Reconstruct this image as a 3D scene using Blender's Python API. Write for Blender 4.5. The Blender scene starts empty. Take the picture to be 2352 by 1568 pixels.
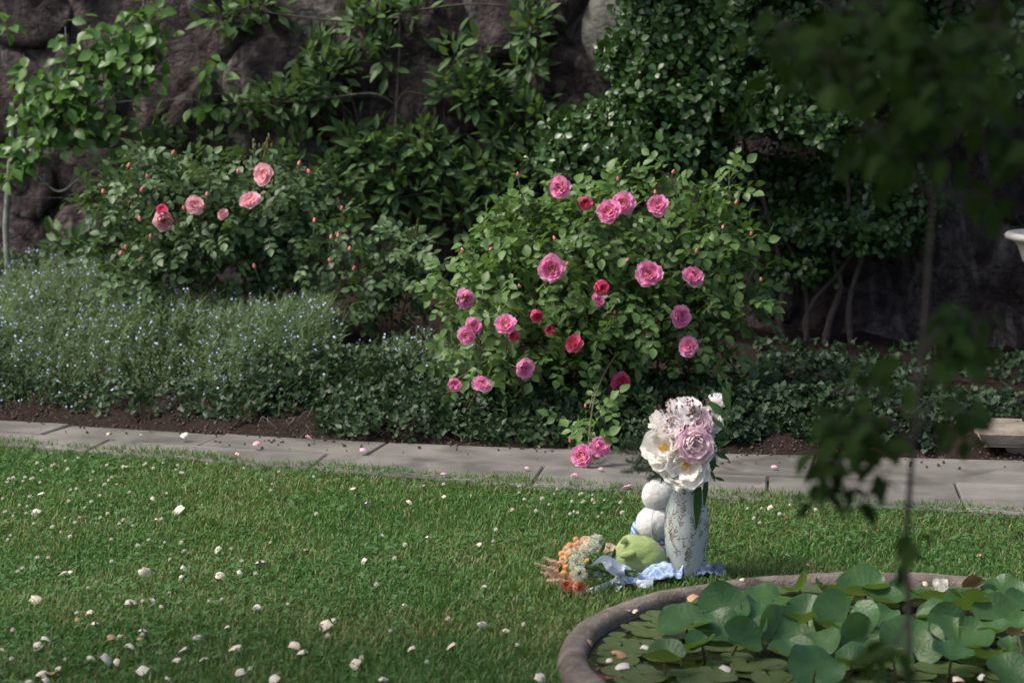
import bpy, bmesh, math, random
import numpy as np
from mathutils import Vector, Matrix

random.seed(7); rng = np.random.default_rng(7)
scene = bpy.context.scene
col = scene.collection
R = math.radians

# ------------------------------------------------------------------ camera
H = 1.75; PITCH = R(7.87); FPX = 5553.0; CX, CY = 1176.0, 784.0
cam_d = bpy.data.cameras.new('camera'); cam = bpy.data.objects.new('camera', cam_d); col.objects.link(cam)
cam.location = (0, 0, H); cam.rotation_euler = (R(90) - PITCH, 0, 0)
cam_d.lens = 85; cam_d.sensor_width = 36; cam_d.clip_start = 0.05; cam_d.clip_end = 500
cam_d.dof.use_dof = True; cam_d.dof.focus_distance = 8.3; cam_d.dof.aperture_fstop = 4.0
scene.camera = cam
# ------------------------------------------------------------------ world, sun, exposure
SUN = Vector((0.56, 0.16, -0.81)).normalized()          # direction the light travels
elev = math.asin(-SUN.z); azim = math.atan2(-SUN.x, -SUN.y)
w = bpy.data.worlds.new('World'); scene.world = w; w.use_nodes = True
nt = w.node_tree; bg = nt.nodes['Background']
sky = nt.nodes.new('ShaderNodeTexSky'); sky.sky_type = 'NISHITA'; sky.sun_disc = False
sky.sun_elevation = elev; sky.sun_rotation = azim; sky.dust_density = 5.0; sky.air_density = 0.8; sky.ozone_density = 0.7
nt.links.new(sky.outputs[0], bg.inputs[0]); bg.inputs[1].default_value = 0.15
sd = bpy.data.lights.new('sun', 'SUN'); sd.energy = 2.25; sd.angle = R(9.0); sd.color = (1.0, 0.95, 0.87)
so = bpy.data.objects.new('sun', sd); col.objects.link(so); so.location = (-6, -2, 9)
so.rotation_euler = SUN.to_track_quat('-Z', 'Y').to_euler()
vs = scene.view_settings; vs.view_transform = 'Standard'; vs.look = 'None'; vs.exposure = 0.7; vs.gamma = 1.0
vs.use_curve_mapping = False
scene.render.engine = 'CYCLES'
scene.cycles.max_bounces = 7; scene.cycles.diffuse_bounces = 5; scene.cycles.glossy_bounces = 2; scene.cycles.transmission_bounces = 4

# ------------------------------------------------------------------ helpers
def pdir(px, py):
    xc = (px - CX) / FPX; yc = -(py - CY) / FPX
    c, s = math.cos(PITCH), math.sin(PITCH)
    return Vector((xc, c + yc * s, -s + yc * c))
def at(px, py, D):
    d = pdir(px, py); t = D / d.y
    return Vector((t * d.x, D, H + t * d.z))
def atz(px, py, z):
    d = pdir(px, py); t = (z - H) / d.z
    return Vector((t * d.x, t * d.y, z))
def tag(o, label=None, cat=None, group=None, kind=None):
    if label: o['label'] = label
    if cat: o['category'] = cat
    if group: o['group'] = group
    if kind: o['kind'] = kind
    return o
def root(name, loc, label=None, cat=None, group=None):
    o = bpy.data.objects.new(name, None); col.objects.link(o); o.location = loc; o.empty_display_size = .1
    return tag(o, label, cat, group)
def mesh(name, V, F, smooth=True):
    V = np.asarray(V, dtype=np.float32).reshape(-1, 3)
    m = bpy.data.meshes.new(name)
    if isinstance(F, np.ndarray):
        k = F.shape[1]; n = len(F)
        m.vertices.add(len(V)); m.vertices.foreach_set('co', V.ravel())
        m.loops.add(n * k); m.loops.foreach_set('vertex_index', F.astype(np.int32).ravel())
        m.polygons.add(n); m.polygons.foreach_set('loop_start', np.arange(0, n * k, k, dtype=np.int32))
        m.polygons.foreach_set('loop_total', np.full(n, k, dtype=np.int32))
        m.update(calc_edges=True)
    else:
        m.from_pydata([tuple(v) for v in V.tolist()], [], F); m.update()
    if smooth: m.polygons.foreach_set('use_smooth', np.ones(len(m.polygons), dtype=bool))
    return m
def obj(name, me, material=None, parent=None, M=None, world=True):
    """one mesh object; parented meshes given in world coordinates are shifted back by the root's place"""
    o = bpy.data.objects.new(name, me); col.objects.link(o)
    if material and not me.materials: me.materials.append(material)
    if parent is not None:
        o.parent = parent
        base = Matrix.Translation(-Vector(parent.location)) if (world and parent.type == 'EMPTY') else Matrix.Identity(4)
        o.matrix_local = base @ (M if M is not None else Matrix.Identity(4))
    elif M is not None:
        o.matrix_world = M
    return o
class MB:
    def __init__(s): s.V = []; s.F = []; s.n = 0
    def add(s, V, F):
        V = np.asarray(V, dtype=float).reshape(-1, 3); s.V.append(V)
        F = np.asarray(F, dtype=np.int64)
        if F.shape[1] == 4: F = np.vstack([F[:, [0, 1, 2]], F[:, [0, 2, 3]]])
        s.F.append(F + s.n); s.n += len(V); return s
    def mesh(s, name, smooth=True): return mesh(name, np.vstack(s.V), np.vstack(s.F), smooth)
def spline(pts, n=12):
    P = [Vector(p) for p in pts]; P = [P[0] * 2 - P[1]] + P + [P[-1] * 2 - P[-2]]
    out = []
    for i in range(1, len(P) - 2):
        for k in range(n):
            t = k / n; a, b, c, d = P[i - 1], P[i], P[i + 1], P[i + 2]
            out.append(0.5 * ((2 * b) + (c - a) * t + (2 * a - 5 * b + 4 * c - d) * t * t + (3 * b - a - 3 * c + d) * t ** 3))
    out.append(P[-2]); return out
def tube(pts, r0, r1=None, sides=6, wob=0.0):
    r1 = r0 if r1 is None else r1; n = len(pts); V = []; F = []
    for i, p in enumerate(pts):
        p = Vector(p); a = Vector(pts[max(i - 1, 0)]); b = Vector(pts[min(i + 1, n - 1)])
        d = (b - a).normalized(); x = d.cross(Vector((.3, 1, .2))).normalized(); y = d.cross(x)
        r = r0 + (r1 - r0) * i / max(n - 1, 1); r *= 1 + wob * random.uniform(-1, 1)
        for k in range(sides):
            an = 2 * math.pi * k / sides; V.append(p + x * math.cos(an) * r + y * math.sin(an) * r)
    for i in range(n - 1):
        for k in range(sides):
            k2 = (k + 1) % sides; F.append((i * sides + k, i * sides + k2, (i + 1) * sides + k2, (i + 1) * sides + k))
    return np.array([tuple(v) for v in V]), np.array(F)
def lathe(prof, seg=32, M=None):
    V = []; F = []
    for (r, z) in prof:
        for k in range(seg):
            a = 2 * math.pi * k / seg; V.append((r * math.cos(a), r * math.sin(a), z))
    for i in range(len(prof) - 1):
        for k in range(seg):
            k2 = (k + 1) % seg; F.append((i * seg + k, i * seg + k2, (i + 1) * seg + k2, (i + 1) * seg + k))
    return np.array(V), np.array(F)
def ellipsoid(c, r, seg=20, rings=12, f=None):
    V = []; F = []
    for i in range(rings + 1):
        th = math.pi * i / rings
        for k in range(seg):
            a = 2 * math.pi * k / seg
            n = Vector((math.sin(th) * math.cos(a), math.sin(th) * math.sin(a), math.cos(th)))
            p = Vector((n.x * r[0], n.y * r[1], n.z * r[2]))
            if f: p = f(n, p)
            V.append((c[0] + p.x, c[1] + p.y, c[2] + p.z))
    for i in range(rings):
        for k in range(seg):
            k2 = (k + 1) % seg; F.append((i * seg + k, (i + 1) * seg + k, (i + 1) * seg + k2, i * seg + k2))
    return np.array(V), np.array(F)
def nrm(a):
    a = np.asarray(a, float); return a / np.maximum(np.linalg.norm(a, axis=-1, keepdims=True), 1e-9)
def frames(axis, normal):
    """leaf frames: local Y = leaf axis, local Z = leaf normal"""
    y = nrm(axis); x = nrm(np.cross(y, normal)); z = np.cross(x, y)
    return np.stack([x, y, z], axis=-1)
def scatter(T, pos, Rm, s):
    V, F = T; n = len(pos); m = len(V)
    A = np.einsum('nij,mj->nmi', Rm, V) * np.asarray(s)[:, None, None] + pos[:, None, :]
    FF = (F[None, :, :] + (np.arange(n) * m)[:, None, None]).reshape(-1, 3)
    return A.reshape(-1, 3), FF
def vnoise(x, y, z=0.0, seed=0):
    """cheap smooth pseudo noise from sines, about -1..1"""
    x = np.asarray(x, float); y = np.asarray(y, float); z = np.asarray(z, float)
    r = np.random.default_rng(seed); o = 0
    for k in range(6):
        a, b, c, p = r.uniform(-1.6, 1.6, 3).tolist() + [r.uniform(0, 6.3)]
        o = o + np.sin(a * x + b * y + c * z + p)
    return o / 3.2
# ------------------------------------------------------------------ materials
def new_mat(name):
    m = bpy.data.materials.new(name); m.use_nodes = True; t = m.node_tree
    return m, t, t.nodes['Principled BSDF'], t.nodes['Material Output']
def N(t, ty, **kw):
    n = t.nodes.new(ty)
    for k, v in kw.items(): setattr(n, k, v)
    return n
def mixc(t, fac, a, b):
    n = N(t, 'ShaderNodeMix', data_type='RGBA')
    for s, v in ((n.inputs[0], fac), (n.inputs[6], a), (n.inputs[7], b)):
        if hasattr(v, 'links'): t.links.new(v, s)
        elif isinstance(v, (int, float)): s.default_value = v
        else: s.default_value = (*v[:3], 1)
    return n.outputs[2]
def mth(t, op, a, b=0.5, clamp=False):
    n = N(t, 'ShaderNodeMath', operation=op, use_clamp=clamp)
    for s, v in ((n.inputs[0], a), (n.inputs[1], b)):
        if hasattr(v, 'links'): t.links.new(v, s)
        else: s.default_value = v
    return n.outputs[0]
def noise(t, scale, detail=4, coord='Object', rough=.55, dist=0):
    c = N(t, 'ShaderNodeTexCoord') if coord != 'Pos' else N(t, 'ShaderNodeNewGeometry')
    n = N(t, 'ShaderNodeTexNoise'); n.inputs['Scale'].default_value = scale; n.inputs['Detail'].default_value = detail
    n.inputs['Roughness'].default_value = rough; n.inputs['Distortion'].default_value = dist
    t.links.new(c.outputs['Position' if coord == 'Pos' else coord], n.inputs['Vector']); return n.outputs[0]
def ramp(t, fac, lo, hi):
    n = N(t, 'ShaderNodeMapRange'); n.inputs[1].default_value = lo; n.inputs[2].default_value = hi
    t.links.new(fac, n.inputs[0]); return n.outputs[0]
def rand(t, a=.5, b=.5):
    oi = N(t, 'ShaderNodeObjectInfo').outputs['Random']; gi = N(t, 'ShaderNodeNewGeometry').outputs['Random Per Island']
    return mth(t, 'ADD', mth(t, 'MULTIPLY', oi, a), mth(t, 'MULTIPLY', gi, b))
def bump(t, b, h, strength, dist=.01):
    n = N(t, 'ShaderNodeBump'); n.inputs['Strength'].default_value = strength; n.inputs['Distance'].default_value = dist
    t.links.new(h, n.inputs['Height']); t.links.new(n.outputs[0], b.inputs['Normal']); return n.outputs[0]
def leaf_mat(name, c1, c2, c3=None, rough=.42, trans=.28, spec=.45, patch=2.0, tcol=None, bmp=0.0):
    cool = lambda c: (c[0] * .90, c[1] * .99, c[2] * 1.06) if c and c[1] > c[0] * 1.3 and c[1] > c[2] * 1.2 else c
    c1, c2, c3 = cool(c1), cool(c2), cool(c3)
    m, t, b, out = new_mat(name)
    cc = mixc(t, rand(t, .45, .55), c1, c2)
    if c3: cc = mixc(t, ramp(t, noise(t, patch, 3, 'Pos'), .5, .72), cc, c3)
    t.links.new(cc, b.inputs['Base Color']); b.inputs['Roughness'].default_value = rough
    b.inputs['Specular IOR Level'].default_value = spec
    if bmp: bump(t, b, noise(t, 60, 3), bmp, .004)
    if trans:
        tr = N(t, 'ShaderNodeBsdfTranslucent')
        g = mixc(t, .6, cc, tcol or (c2[0] * 1.5 + .02, c2[1] * 1.5 + .02, c2[2] * .8)); t.links.new(g, tr.inputs[0])
        ms = N(t, 'ShaderNodeMixShader'); ms.inputs[0].default_value = trans
        t.links.new(b.outputs[0], ms.inputs[1]); t.links.new(tr.outputs[0], ms.inputs[2]); t.links.new(ms.outputs[0], out.inputs[0])
    return m
def surf(name, c1, c2, scale=12, lo=.35, hi=.65, rough=.8, spec=.25, bs=0, bscale=60, bdist=.01, coord='Object', c3=None, s3=3, rnd=0, sheen=0):
    m, t, b, out = new_mat(name)
    cc = mixc(t, ramp(t, noise(t, scale, 6, coord), lo, hi), c1, c2)
    if c3: cc = mixc(t, ramp(t, noise(t, s3, 4, coord, dist=.6), .52, .68), cc, c3)
    if rnd:
        hs = N(t, 'ShaderNodeHueSaturation'); oi = N(t, 'ShaderNodeObjectInfo').outputs['Random']
        t.links.new(mth(t, 'ADD', mth(t, 'MULTIPLY', oi, rnd), 1 - rnd / 2), hs.inputs['Value']); t.links.new(cc, hs.inputs['Color']); cc = hs.outputs[0]
    t.links.new(cc, b.inputs['Base Color']); b.inputs['Roughness'].default_value = rough; b.inputs['Specular IOR Level'].default_value = spec
    if sheen: b.inputs['Sheen Weight'].default_value = sheen; b.inputs['Sheen Roughness'].default_value = .6
    if bs: bump(t, b, noise(t, bscale, 8, coord, rough=.65), bs, bdist)
    return m
def petal_mat(name, c1, c2, trans=.42, rough=.6, edge=None):
    m = leaf_mat(name, c1, c2, None, rough, trans, .25, tcol=c2)
    return m
# ------------------------------------------------------------------ layout of the place
FX = [-5, -3.2, -2.12, -1, 0, 1, 1.95, 3.2, 5]
FAR = [10.7, 10.32, 10.02, 9.66, 9.42, 9.27, 9.15, 9.0, 8.7]
NEAR = [10.3, 9.95, 9.58, 9.14, 8.74, 8.42, 8.17, 7.85, 7.4]
fy = lambda x: np.interp(x, FX, FAR)
ny = lambda x: np.interp(x, FX, NEAR)
wy = lambda x: 12.05 - 0.21 * np.asarray(x, float)
POND = (1.075, 6.29); PR = 0.95
def soil_z(x, y):
    x = np.asarray(x, float); y = np.asarray(y, float)
    v = np.clip(y - fy(x), 0, 4); k = np.interp(x, [-2.5, -.5, .6, 2.2], [.13, .12, .08, .03])
    return .012 + v * k + .05 * np.clip(v / .25, 0, 1) + .012 * vnoise(x * 5, y * 5, 0, 3) * np.clip(v * 6, 0, 1)

# ------------------------------------------------------------------ ground, soil, path
m_ground = surf('lawn_earth', (.03, .045, .014), (.05, .075, .022), 9, bs=.5, bscale=60, coord='Pos', c3=(.05, .04, .025), s3=5)
g = obj('ground', mesh('ground', [(-90, -90, 0), (90, -90, 0), (90, 90, 0), (-90, 90, 0)], [(0, 1, 2, 3)], False), m_ground); tag(g, kind='structure')

m_soil = surf('bed_soil', (.02, .0145, .0125), (.044, .031, .026), 40, .3, .7, .95, .1, bs=1.0, bscale=70, bdist=.03, coord='Pos', c3=(.032, .02, .017), s3=6)
xs = np.linspace(-4.5, 4.5, 181); vv = np.linspace(0, 1, 61) ** 1.4
X, Tt = np.meshgrid(xs, vv, indexing='ij'); Y = fy(X) - .04 + Tt * (wy(X) + .1 - fy(X) + .04)
Z = soil_z(X, Y) + .010 * vnoise(X * 22, Y * 22, 0, 5) * (Tt > 0) + .006 * vnoise(X * 61, Y * 61, 0, 9) * (Tt > 0)
Z[:, 0] = -.01
idx = np.arange(X.size).reshape(X.shape)
F = np.stack([idx[:-1, :-1], idx[1:, :-1], idx[1:, 1:], idx[:-1, 1:]], -1).reshape(-1, 4)
so_ = obj('flower_bed_soil', mesh('flower_bed_soil', np.stack([X, Y, Z], -1), F), m_soil); tag(so_, kind='structure')
# crumbs of soil and bark on the bed's front strip
T_CLOD = ellipsoid((0, 0, 0), (1, .8, .55), 5, 3); T_CLOD = (T_CLOD[0], np.vstack([T_CLOD[1][:, [0, 1, 2]], T_CLOD[1][:, [0, 2, 3]]]))
n = 5200; cx = rng.uniform(-2.6, 2.6, n); cv = rng.uniform(.0, .8, n) ** 1.3; cy = fy(cx) + cv
sp2 = rng.uniform(0, 1, n) < .035; cy = np.where(sp2, fy(cx) - rng.uniform(0, 1, n) ** 2.2 * .28, cy); cz = np.where(sp2, .029, soil_z(cx, cy)); ax = nrm(rng.normal(size=(n, 3))); nm = nrm(rng.normal(size=(n, 3)))
V, F = scatter(T_CLOD, np.stack([cx, cy, cz], -1), frames(ax, nm), rng.uniform(.003, .010, n))
tag(obj('soil_crumbs', mesh('soil_crumbs', V, F, False), leaf_mat('crumb', (.02, .013, .01), (.085, .06, .05), rough=.95, trans=0, spec=.1)), 'dark brown crumbs of soil and bark over the bed edge', 'soil', kind='stuff')

m_joint = surf('path_joint', (.03, .04, .015), (.10, .10, .05), 30, bs=.6, coord='Pos')
xs = np.linspace(-4.8, 4.8, 60)
V = [(x, ny(x) - .06, .006) for x in xs] + [(x, fy(x) + .01, .012) for x in xs]
F = [(i, i + 1, 60 + i + 1, 60 + i) for i in range(59)]
path = obj('path', mesh('path', V, F), m_joint); tag(path, kind='structure')
m_flag = surf('bluestone', (.098, .094, .087), (.175, .167, .152), 4, rough=.85, spec=.2, bs=.35, bscale=45, bdist=.006, coord='Pos', c3=(.078, .074, .066), s3=3.0, rnd=.35)
def flag(poly, z):
    P = [Vector((p[0], p[1], 0)) for p in poly]; c = sum(P, Vector()) / len(P); n = len(P)
    tilt = (random.uniform(-.006, .006), random.uniform(-.006, .006)); V = []
    def zz(p): return z + tilt[0] * (p.x - c.x) + tilt[1] * (p.y - c.y)
    for s, dz in ((1, -.03), (1, -.006), (.985, 0)):
        for p in P:
            q = c + (p - c) * s; V.append((q.x, q.y, zz(q) + dz))
    F = []
    for i in range(2):
        for k in range(n): k2 = (k + 1) % n; F.append((i * n + k, i * n + k2, (i + 1) * n + k2, (i + 1) * n + k))
    F.append(tuple(range(2 * n, 3 * n)))
    o = obj('paving_stone', mesh('paving_stone', V, F, False), m_flag, path); return o
def row(t0, t1, breaks, gap=.007, slant=.10):
    def pt(x, t): return (x, float(ny(x) - .07 + t * (fy(x) - ny(x) + .07)))
    for a, b in zip(breaks[:-1], breaks[1:]):
        sa, sb = slant, slant
        n = 5; lo = []; hi = []
        for k in range(n):
            f = k / (n - 1)
            xa = a + gap / 2 + f * (b - a - gap)
            j = random.uniform(-.006, .006)
            lo.append(pt(xa - slant * .5 + slant * t0, t0 + (.012 if t0 > 0 else 0) + j * .4))
            hi.append(pt(xa - slant * .5 + slant * t1, t1 - (.012 if t1 < 1 else 0) + j))
        flag(lo + hi[::-1], .026 + random.uniform(-.003, .004))
row(0, .52, [-4.6, -3.9, -3.1, -2.45, -1.62, -.72, .12, .95, 1.62, 2.2, 3.0, 3.9, 4.6])
row(.52, 1, [-4.6, -3.6, -2.7, -1.92, -1.25, -.58, .45, 1.1, 1.92, 2.6, 3.4, 4.6], slant=.16)

# ------------------------------------------------------------------ rubble wall
WT = Vector((1, -.21, 0)).normalized(); WN = Vector((-.21, -1, 0)).normalized(); W0 = Vector((0, 12.05, 0))
wall = root('stone_wall', (0, 12.05, 0), 'tall rough rubble wall of dark purplish stone behind the flower bed', 'wall')
def wall_mat(name, dark, mid, pale, stain, amt):
    m, t, b, out = new_mat(name); gp = N(t, 'ShaderNodeNewGeometry'); mp = N(t, 'ShaderNodeMapping'); mp.inputs['Scale'].default_value = (3.4, 3.4, 1.5); t.links.new(gp.outputs['Position'], mp.inputs[0])
    def nz(vec, sc, det, dist=0.0):
        n_ = N(t, 'ShaderNodeTexNoise'); n_.inputs['Scale'].default_value = sc; n_.inputs['Detail'].default_value = det; n_.inputs['Roughness'].default_value = .65; n_.inputs['Distortion'].default_value = dist; t.links.new(vec, n_.inputs['Vector']); return n_.outputs[0]
    fine = nz(gp.outputs['Position'], 24, 8); cc = mixc(t, ramp(t, nz(gp.outputs['Position'], 7, 6), .38, .64), dark, mid); cc = mixc(t, mth(t, 'MULTIPLY', ramp(t, nz(mp.outputs[0], 1.6, 7, 1.1), .50, .66), amt), cc, pale)
    cc = mixc(t, mth(t, 'MULTIPLY', ramp(t, nz(mp.outputs[0], 2.7, 6, .8), .54, .66), .8), cc, stain); cc = mixc(t, mth(t, 'MULTIPLY', ramp(t, fine, .35, .7), .55), cc, (dark[0] * .6, dark[1] * .6, dark[2] * .6))
    hs = N(t, 'ShaderNodeHueSaturation'); oi = N(t, 'ShaderNodeObjectInfo').outputs['Random']; t.links.new(mth(t, 'ADD', mth(t, 'MULTIPLY', oi, .7), .65), hs.inputs['Value']); t.links.new(cc, hs.inputs['Color']); t.links.new(hs.outputs[0], b.inputs['Base Color'])
    b.inputs['Roughness'].default_value = .92; b.inputs['Specular IOR Level'].default_value = .15; bump(t, b, mth(t, 'ADD', fine, mth(t, 'MULTIPLY', nz(gp.outputs['Position'], 8, 6), 2.0)), 1.0, .06); return m
m_stone = wall_mat('schist', (.046, .036, .039), (.125, .10, .10), (.30, .27, .245), (.026, .019, .022), .85)
m_mortar = wall_mat('old_mortar', (.055, .045, .047), (.14, .116, .112), (.30, .275, .25), (.035, .027, .028), .9)
SS = np.linspace(-5, 5, 160); ZZ = np.linspace(-.2, 3.1, 70); S, Zg = np.meshgrid(SS, ZZ, indexing='ij')
dep = .035 + .03 * vnoise(S * 4, Zg * 5, 0, 11) + .022 * vnoise(S * 11, Zg * 12, 0, 12) + .01 * vnoise(S * 27, Zg * 29, 0, 13)
V = np.stack([W0.x + WT.x * S + WN.x * dep, W0.y + WT.y * S + WN.y * dep, Zg], -1); idx = np.arange(S.size).reshape(S.shape)
F = np.stack([idx[:-1, :-1], idx[1:, :-1], idx[1:, 1:], idx[:-1, 1:]], -1).reshape(-1, 4)
obj('mortar', mesh('mortar', V, F), m_mortar, wall)
cb = MB(); b0 = W0 - WN * .55
Vb = [W0 + WT * s * 5 + Vector((0, 0, z)) - WN * d for s in (-1, 1) for d in (.04, .6) for z in (-.2, 3.08)]
cb.add([tuple(v) for v in Vb], [(0, 1, 3, 2), (4, 6, 7, 5), (0, 4, 5, 1), (2, 3, 7, 6), (1, 5, 7, 3), (0, 2, 6, 4)])
obj('wall_core', cb.mesh('wall_core', False), m_mortar, wall)
m_stone2 = surf('pale_schist', (.10, .10, .095), (.21, .21, .19), 7, .35, .65, .9, .2, bs=.9, bscale=26, bdist=.04, coord='Pos', c3=(.12, .11, .10), s3=4)
def clip(poly, p, d):
    out = []
    for i in range(len(poly)):
        a, b = poly[i], poly[(i + 1) % len(poly)]
        da = (a[0] - p[0]) * d[0] + (a[1] - p[1]) * d[1]; db = (b[0] - p[0]) * d[0] + (b[1] - p[1]) * d[1]
        if da <= 0: out.append(a)
        if (da < 0) != (db < 0) and da != db:
            t = da / (da - db); out.append((a[0] + t * (b[0] - a[0]), a[1] + t * (b[1] - a[1])))
    return out
cw, ch = .50, .38; seeds = {}
for i in range(-12, 13):
    for j in range(-1, 10):
        seeds[(i, j)] = ((i + (j % 2) * .5 + random.uniform(-.33, .33)) * cw, (j + .4 + random.uniform(-.33, .33)) * ch)
for (i, j), c in seeds.items():
    if abs(i) > 10 or j < 0 or j > 8: continue
    poly = [(c[0] - 1, c[1] - 1), (c[0] + 1, c[1] - 1), (c[0] + 1, c[1] + 1), (c[0] - 1, c[1] + 1)]
    gap = random.uniform(.008, .028)
    for di in range(-3, 4):
        for dj in range(-2, 3):
            q = seeds.get((i + di, j + dj))
            if not q or (di == 0 and dj == 0): continue
            d = Vector((q[0] - c[0], q[1] - c[1])); L = d.length; d /= L
            poly = clip(poly, (c[0] + d.x * (L / 2 - gap), c[1] + d.y * (L / 2 - gap)), d)
            if len(poly) < 3: break
    if len(poly) < 3: continue
    for _ in range(2):
        q = []
        for k in range(len(poly)):
            a, b = poly[k], poly[(k + 1) % len(poly)]
            q += [(a[0] * .78 + b[0] * .22, a[1] * .78 + b[1] * .22), (a[0] * .22 + b[0] * .78, a[1] * .22 + b[1] * .78)]
        poly = q
    n = len(poly); cxm = sum(p[0] for p in poly) / n; czm = sum(p[1] for p in poly) / n
    h = random.uniform(.045, .105); sd_ = random.randint(0, 999); V = []; F = []
    tl = (random.uniform(-.25, .25), random.uniform(-.25, .25))
    for s, dd in ((1.06, -.03), (.99, h * .5), (.93, h * .85), (.76, h * 1.0), (.55, h * 1.03), (.3, h * 1.05)):
        for p in poly:
            x = cxm + (p[0] - cxm) * s; z = czm + (p[1] - czm) * s
            d_ = dd + (.03 * float(vnoise(x * 11, z * 9, 0, sd_)) + .02 * float(vnoise(x * 31, z * 23, 0, sd_ + 1)) + .011 * float(vnoise(x * 67, z * 55, 0, sd_ + 2)) + tl[0] * (x - cxm) * .4 + tl[1] * (z - czm) * .4 if dd > 0 else 0)
            q = W0 + WT * x + WN * d_ + Vector((0, 0, z)); V.append(tuple(q))
    q = W0 + WT * cxm + WN * (h * 1.06) + Vector((0, 0, czm)); V.append(tuple(q))
    for r_ in range(5):
        for k in range(n): k2 = (k + 1) % n; F.append((r_ * n + k, (r_ + 1) * n + k, (r_ + 1) * n + k2, r_ * n + k2))
    for k in range(n): F.append((5 * n + k, 6 * n, 5 * n + (k + 1) % n))
    pale = abs(cxm - .42) < .17 and 1.5 < czm < 1.95
    obj('stone', mesh('stone', V, F), m_stone2 if pale else m_stone, wall)
# training wires strained along the wall
m_wire = surf('wire', (.05, .048, .045), (.08, .075, .07), 30, rough=.6, spec=.3)
for k, (px, py, lab) in enumerate(((600, 222, 'upper thin training wire strained across the stone wall'), (500, 470, 'middle thin training wire strained across the stone wall'))):
    z = at(px, py, 11.9).z
    pts = [W0 + WT * s + WN * .17 + Vector((0, 0, z + .004 * math.sin(s * 3))) for s in np.linspace(-4, 4, 20)]
    V, F = tube(pts, .0009, sides=4); o = obj('training_wire', mesh('training_wire', V, F), m_wire); tag(o, lab, 'wire', 'wires on the wall')

# ------------------------------------------------------------------ stone step and wall fountain bowl at the right
m_step = surf('brown_stone', (.16, .135, .11), (.25, .225, .19), 8, rough=.9, bs=.6, bscale=40, bdist=.015, coord='Pos', c3=(.10, .07, .055), s3=5)
def rough_block(name, c, sx, sy, z0, z1, rot, material, parent=None, j=.012, cuts=5):
    bm = bmesh.new(); bmesh.ops.create_cube(bm, size=1.0)
    bmesh.ops.scale(bm, vec=(sx, sy, z1 - z0), verts=bm.verts)
    bmesh.ops.bevel(bm, geom=bm.edges[:], offset=.012, segments=2, affect='EDGES')
    bmesh.ops.subdivide_edges(bm, edges=[e for e in bm.edges if e.calc_length() > .1], cuts=cuts, use_grid_fill=True)
    Mr = Matrix.Rotation(rot, 4, 'Z')
    for v in bm.verts:
        q = v.co; f = 1 if q.z < (z1 - z0) * .42 else .25
        q.x += j * f * float(vnoise(q.y * 25, q.z * 60, q.x * 9, 4)); q.y += j * f * float(vnoise(q.x * 25, q.z * 60, 1, 5)); q.z += j * .25 * float(vnoise(q.x * 14, q.y * 14, 2, 6))
        v.co = Mr @ q + Vector((c[0], c[1], (z0 + z1) / 2))
    me = bpy.data.meshes.new(name); bm.to_mesh(me); bm.free()
    return obj(name, me, material, parent)
sp = atz(2250, 1052, .03)
stp = root('stone_step', (sp.x + .45, sp.y + .3, 0), 'thick worn stone slab step at the right edge beyond the path', 'step')
rough_block('slab', (sp.x + .58, sp.y + .14, 0), 1.1, .34, .062, .125, -.14, m_step, stp)
rough_block('riser', (sp.x + .63, sp.y + .17, 0), 1.0, .27, .0, .064, -.14, m_step, stp, j=.022)

m_marble = surf('white_marble', (.62, .60, .54), (.75, .73, .67), 9, rough=.55, spec=.4, bs=.15, bscale=30, coord='Pos')
bp = at(2421, 590, 11.0)
urn = root('wall_bowl', (bp.x, bp.y, bp.z - .2), 'white carved marble bowl cut by the right edge, against the wall', 'bowl')
kx = 11.1 / FPX
prof = [(0, -.10), (.035, -.098), (.06, -.085), (.105, -.055), (.14, -.015), (.155, .03), (.165, .055), (.19, .075), (.222, .085), (.226, .1), (.215, .112), (.17, .112), (.15, .06), (.08, -.03), (0, -.05)]
V, F = lathe(prof, 48)
for i in range(len(V)):
    a = math.atan2(V[i][1], V[i][0]); r = math.hypot(V[i][0], V[i][1])
    if .05 < r < .2 and V[i][2] < .06: V[i][:2] *= 1 + .035 * abs(math.cos(a * 9))
V = V + np.array(bp); obj('bowl', mesh('bowl', V, F), m_marble, urn)
V, F = lathe([(0, -.2), (.12, -.2), (.12, -.16), (.085, -.14), (.055, -.1), (0, -.09)], 32); obj('foot', mesh('foot', V + np.array(bp), F), m_marble, urn)
V, F = ellipsoid((bp.x + .02, bp.y + .12, bp.z + .24), (.135, .05, .15), 28, 16); obj('back_medallion', mesh('back_medallion', V, F), m_step, urn)
V, F = lathe([(0, -.2), (.1, -.2), (.09, -.5), (.13, -1.1), (0, -1.1)], 20); obj('pedestal', mesh('pedestal', V + np.array(bp), F), m_step, urn)

# ------------------------------------------------------------------ round lily basin
m_conc = surf('weathered_concrete', (.115, .095, .08), (.225, .195, .165), 18, .3, .7, .92, .2, bs=.9, bscale=90, bdist=.012, coord='Pos', c3=(.085, .066, .055), s3=6)
basin = root('lily_basin', (POND[0], POND[1], 0), 'round low concrete basin full of lily leaves, set in the lawn', 'basin')
prof = [(PR + .016, -.05), (PR + .008, .0), (PR - .002, .027), (PR - .012, .039), (PR - .03, .0445), (PR - .055, .0445), (PR - .069, .038), (PR - .076, .022), (PR - .08, -.03)]
V, F = lathe(prof, 160); n = len(V); a = np.arctan2(V[:, 1], V[:, 0]); rr = np.hypot(V[:, 0], V[:, 1])
jj = 1 + .004 * vnoise(np.cos(a) * 9, np.sin(a) * 9, 0, 21) + .0015 * vnoise(np.cos(a) * 50, np.sin(a) * 50, V[:, 2] * 40, 22)
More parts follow.
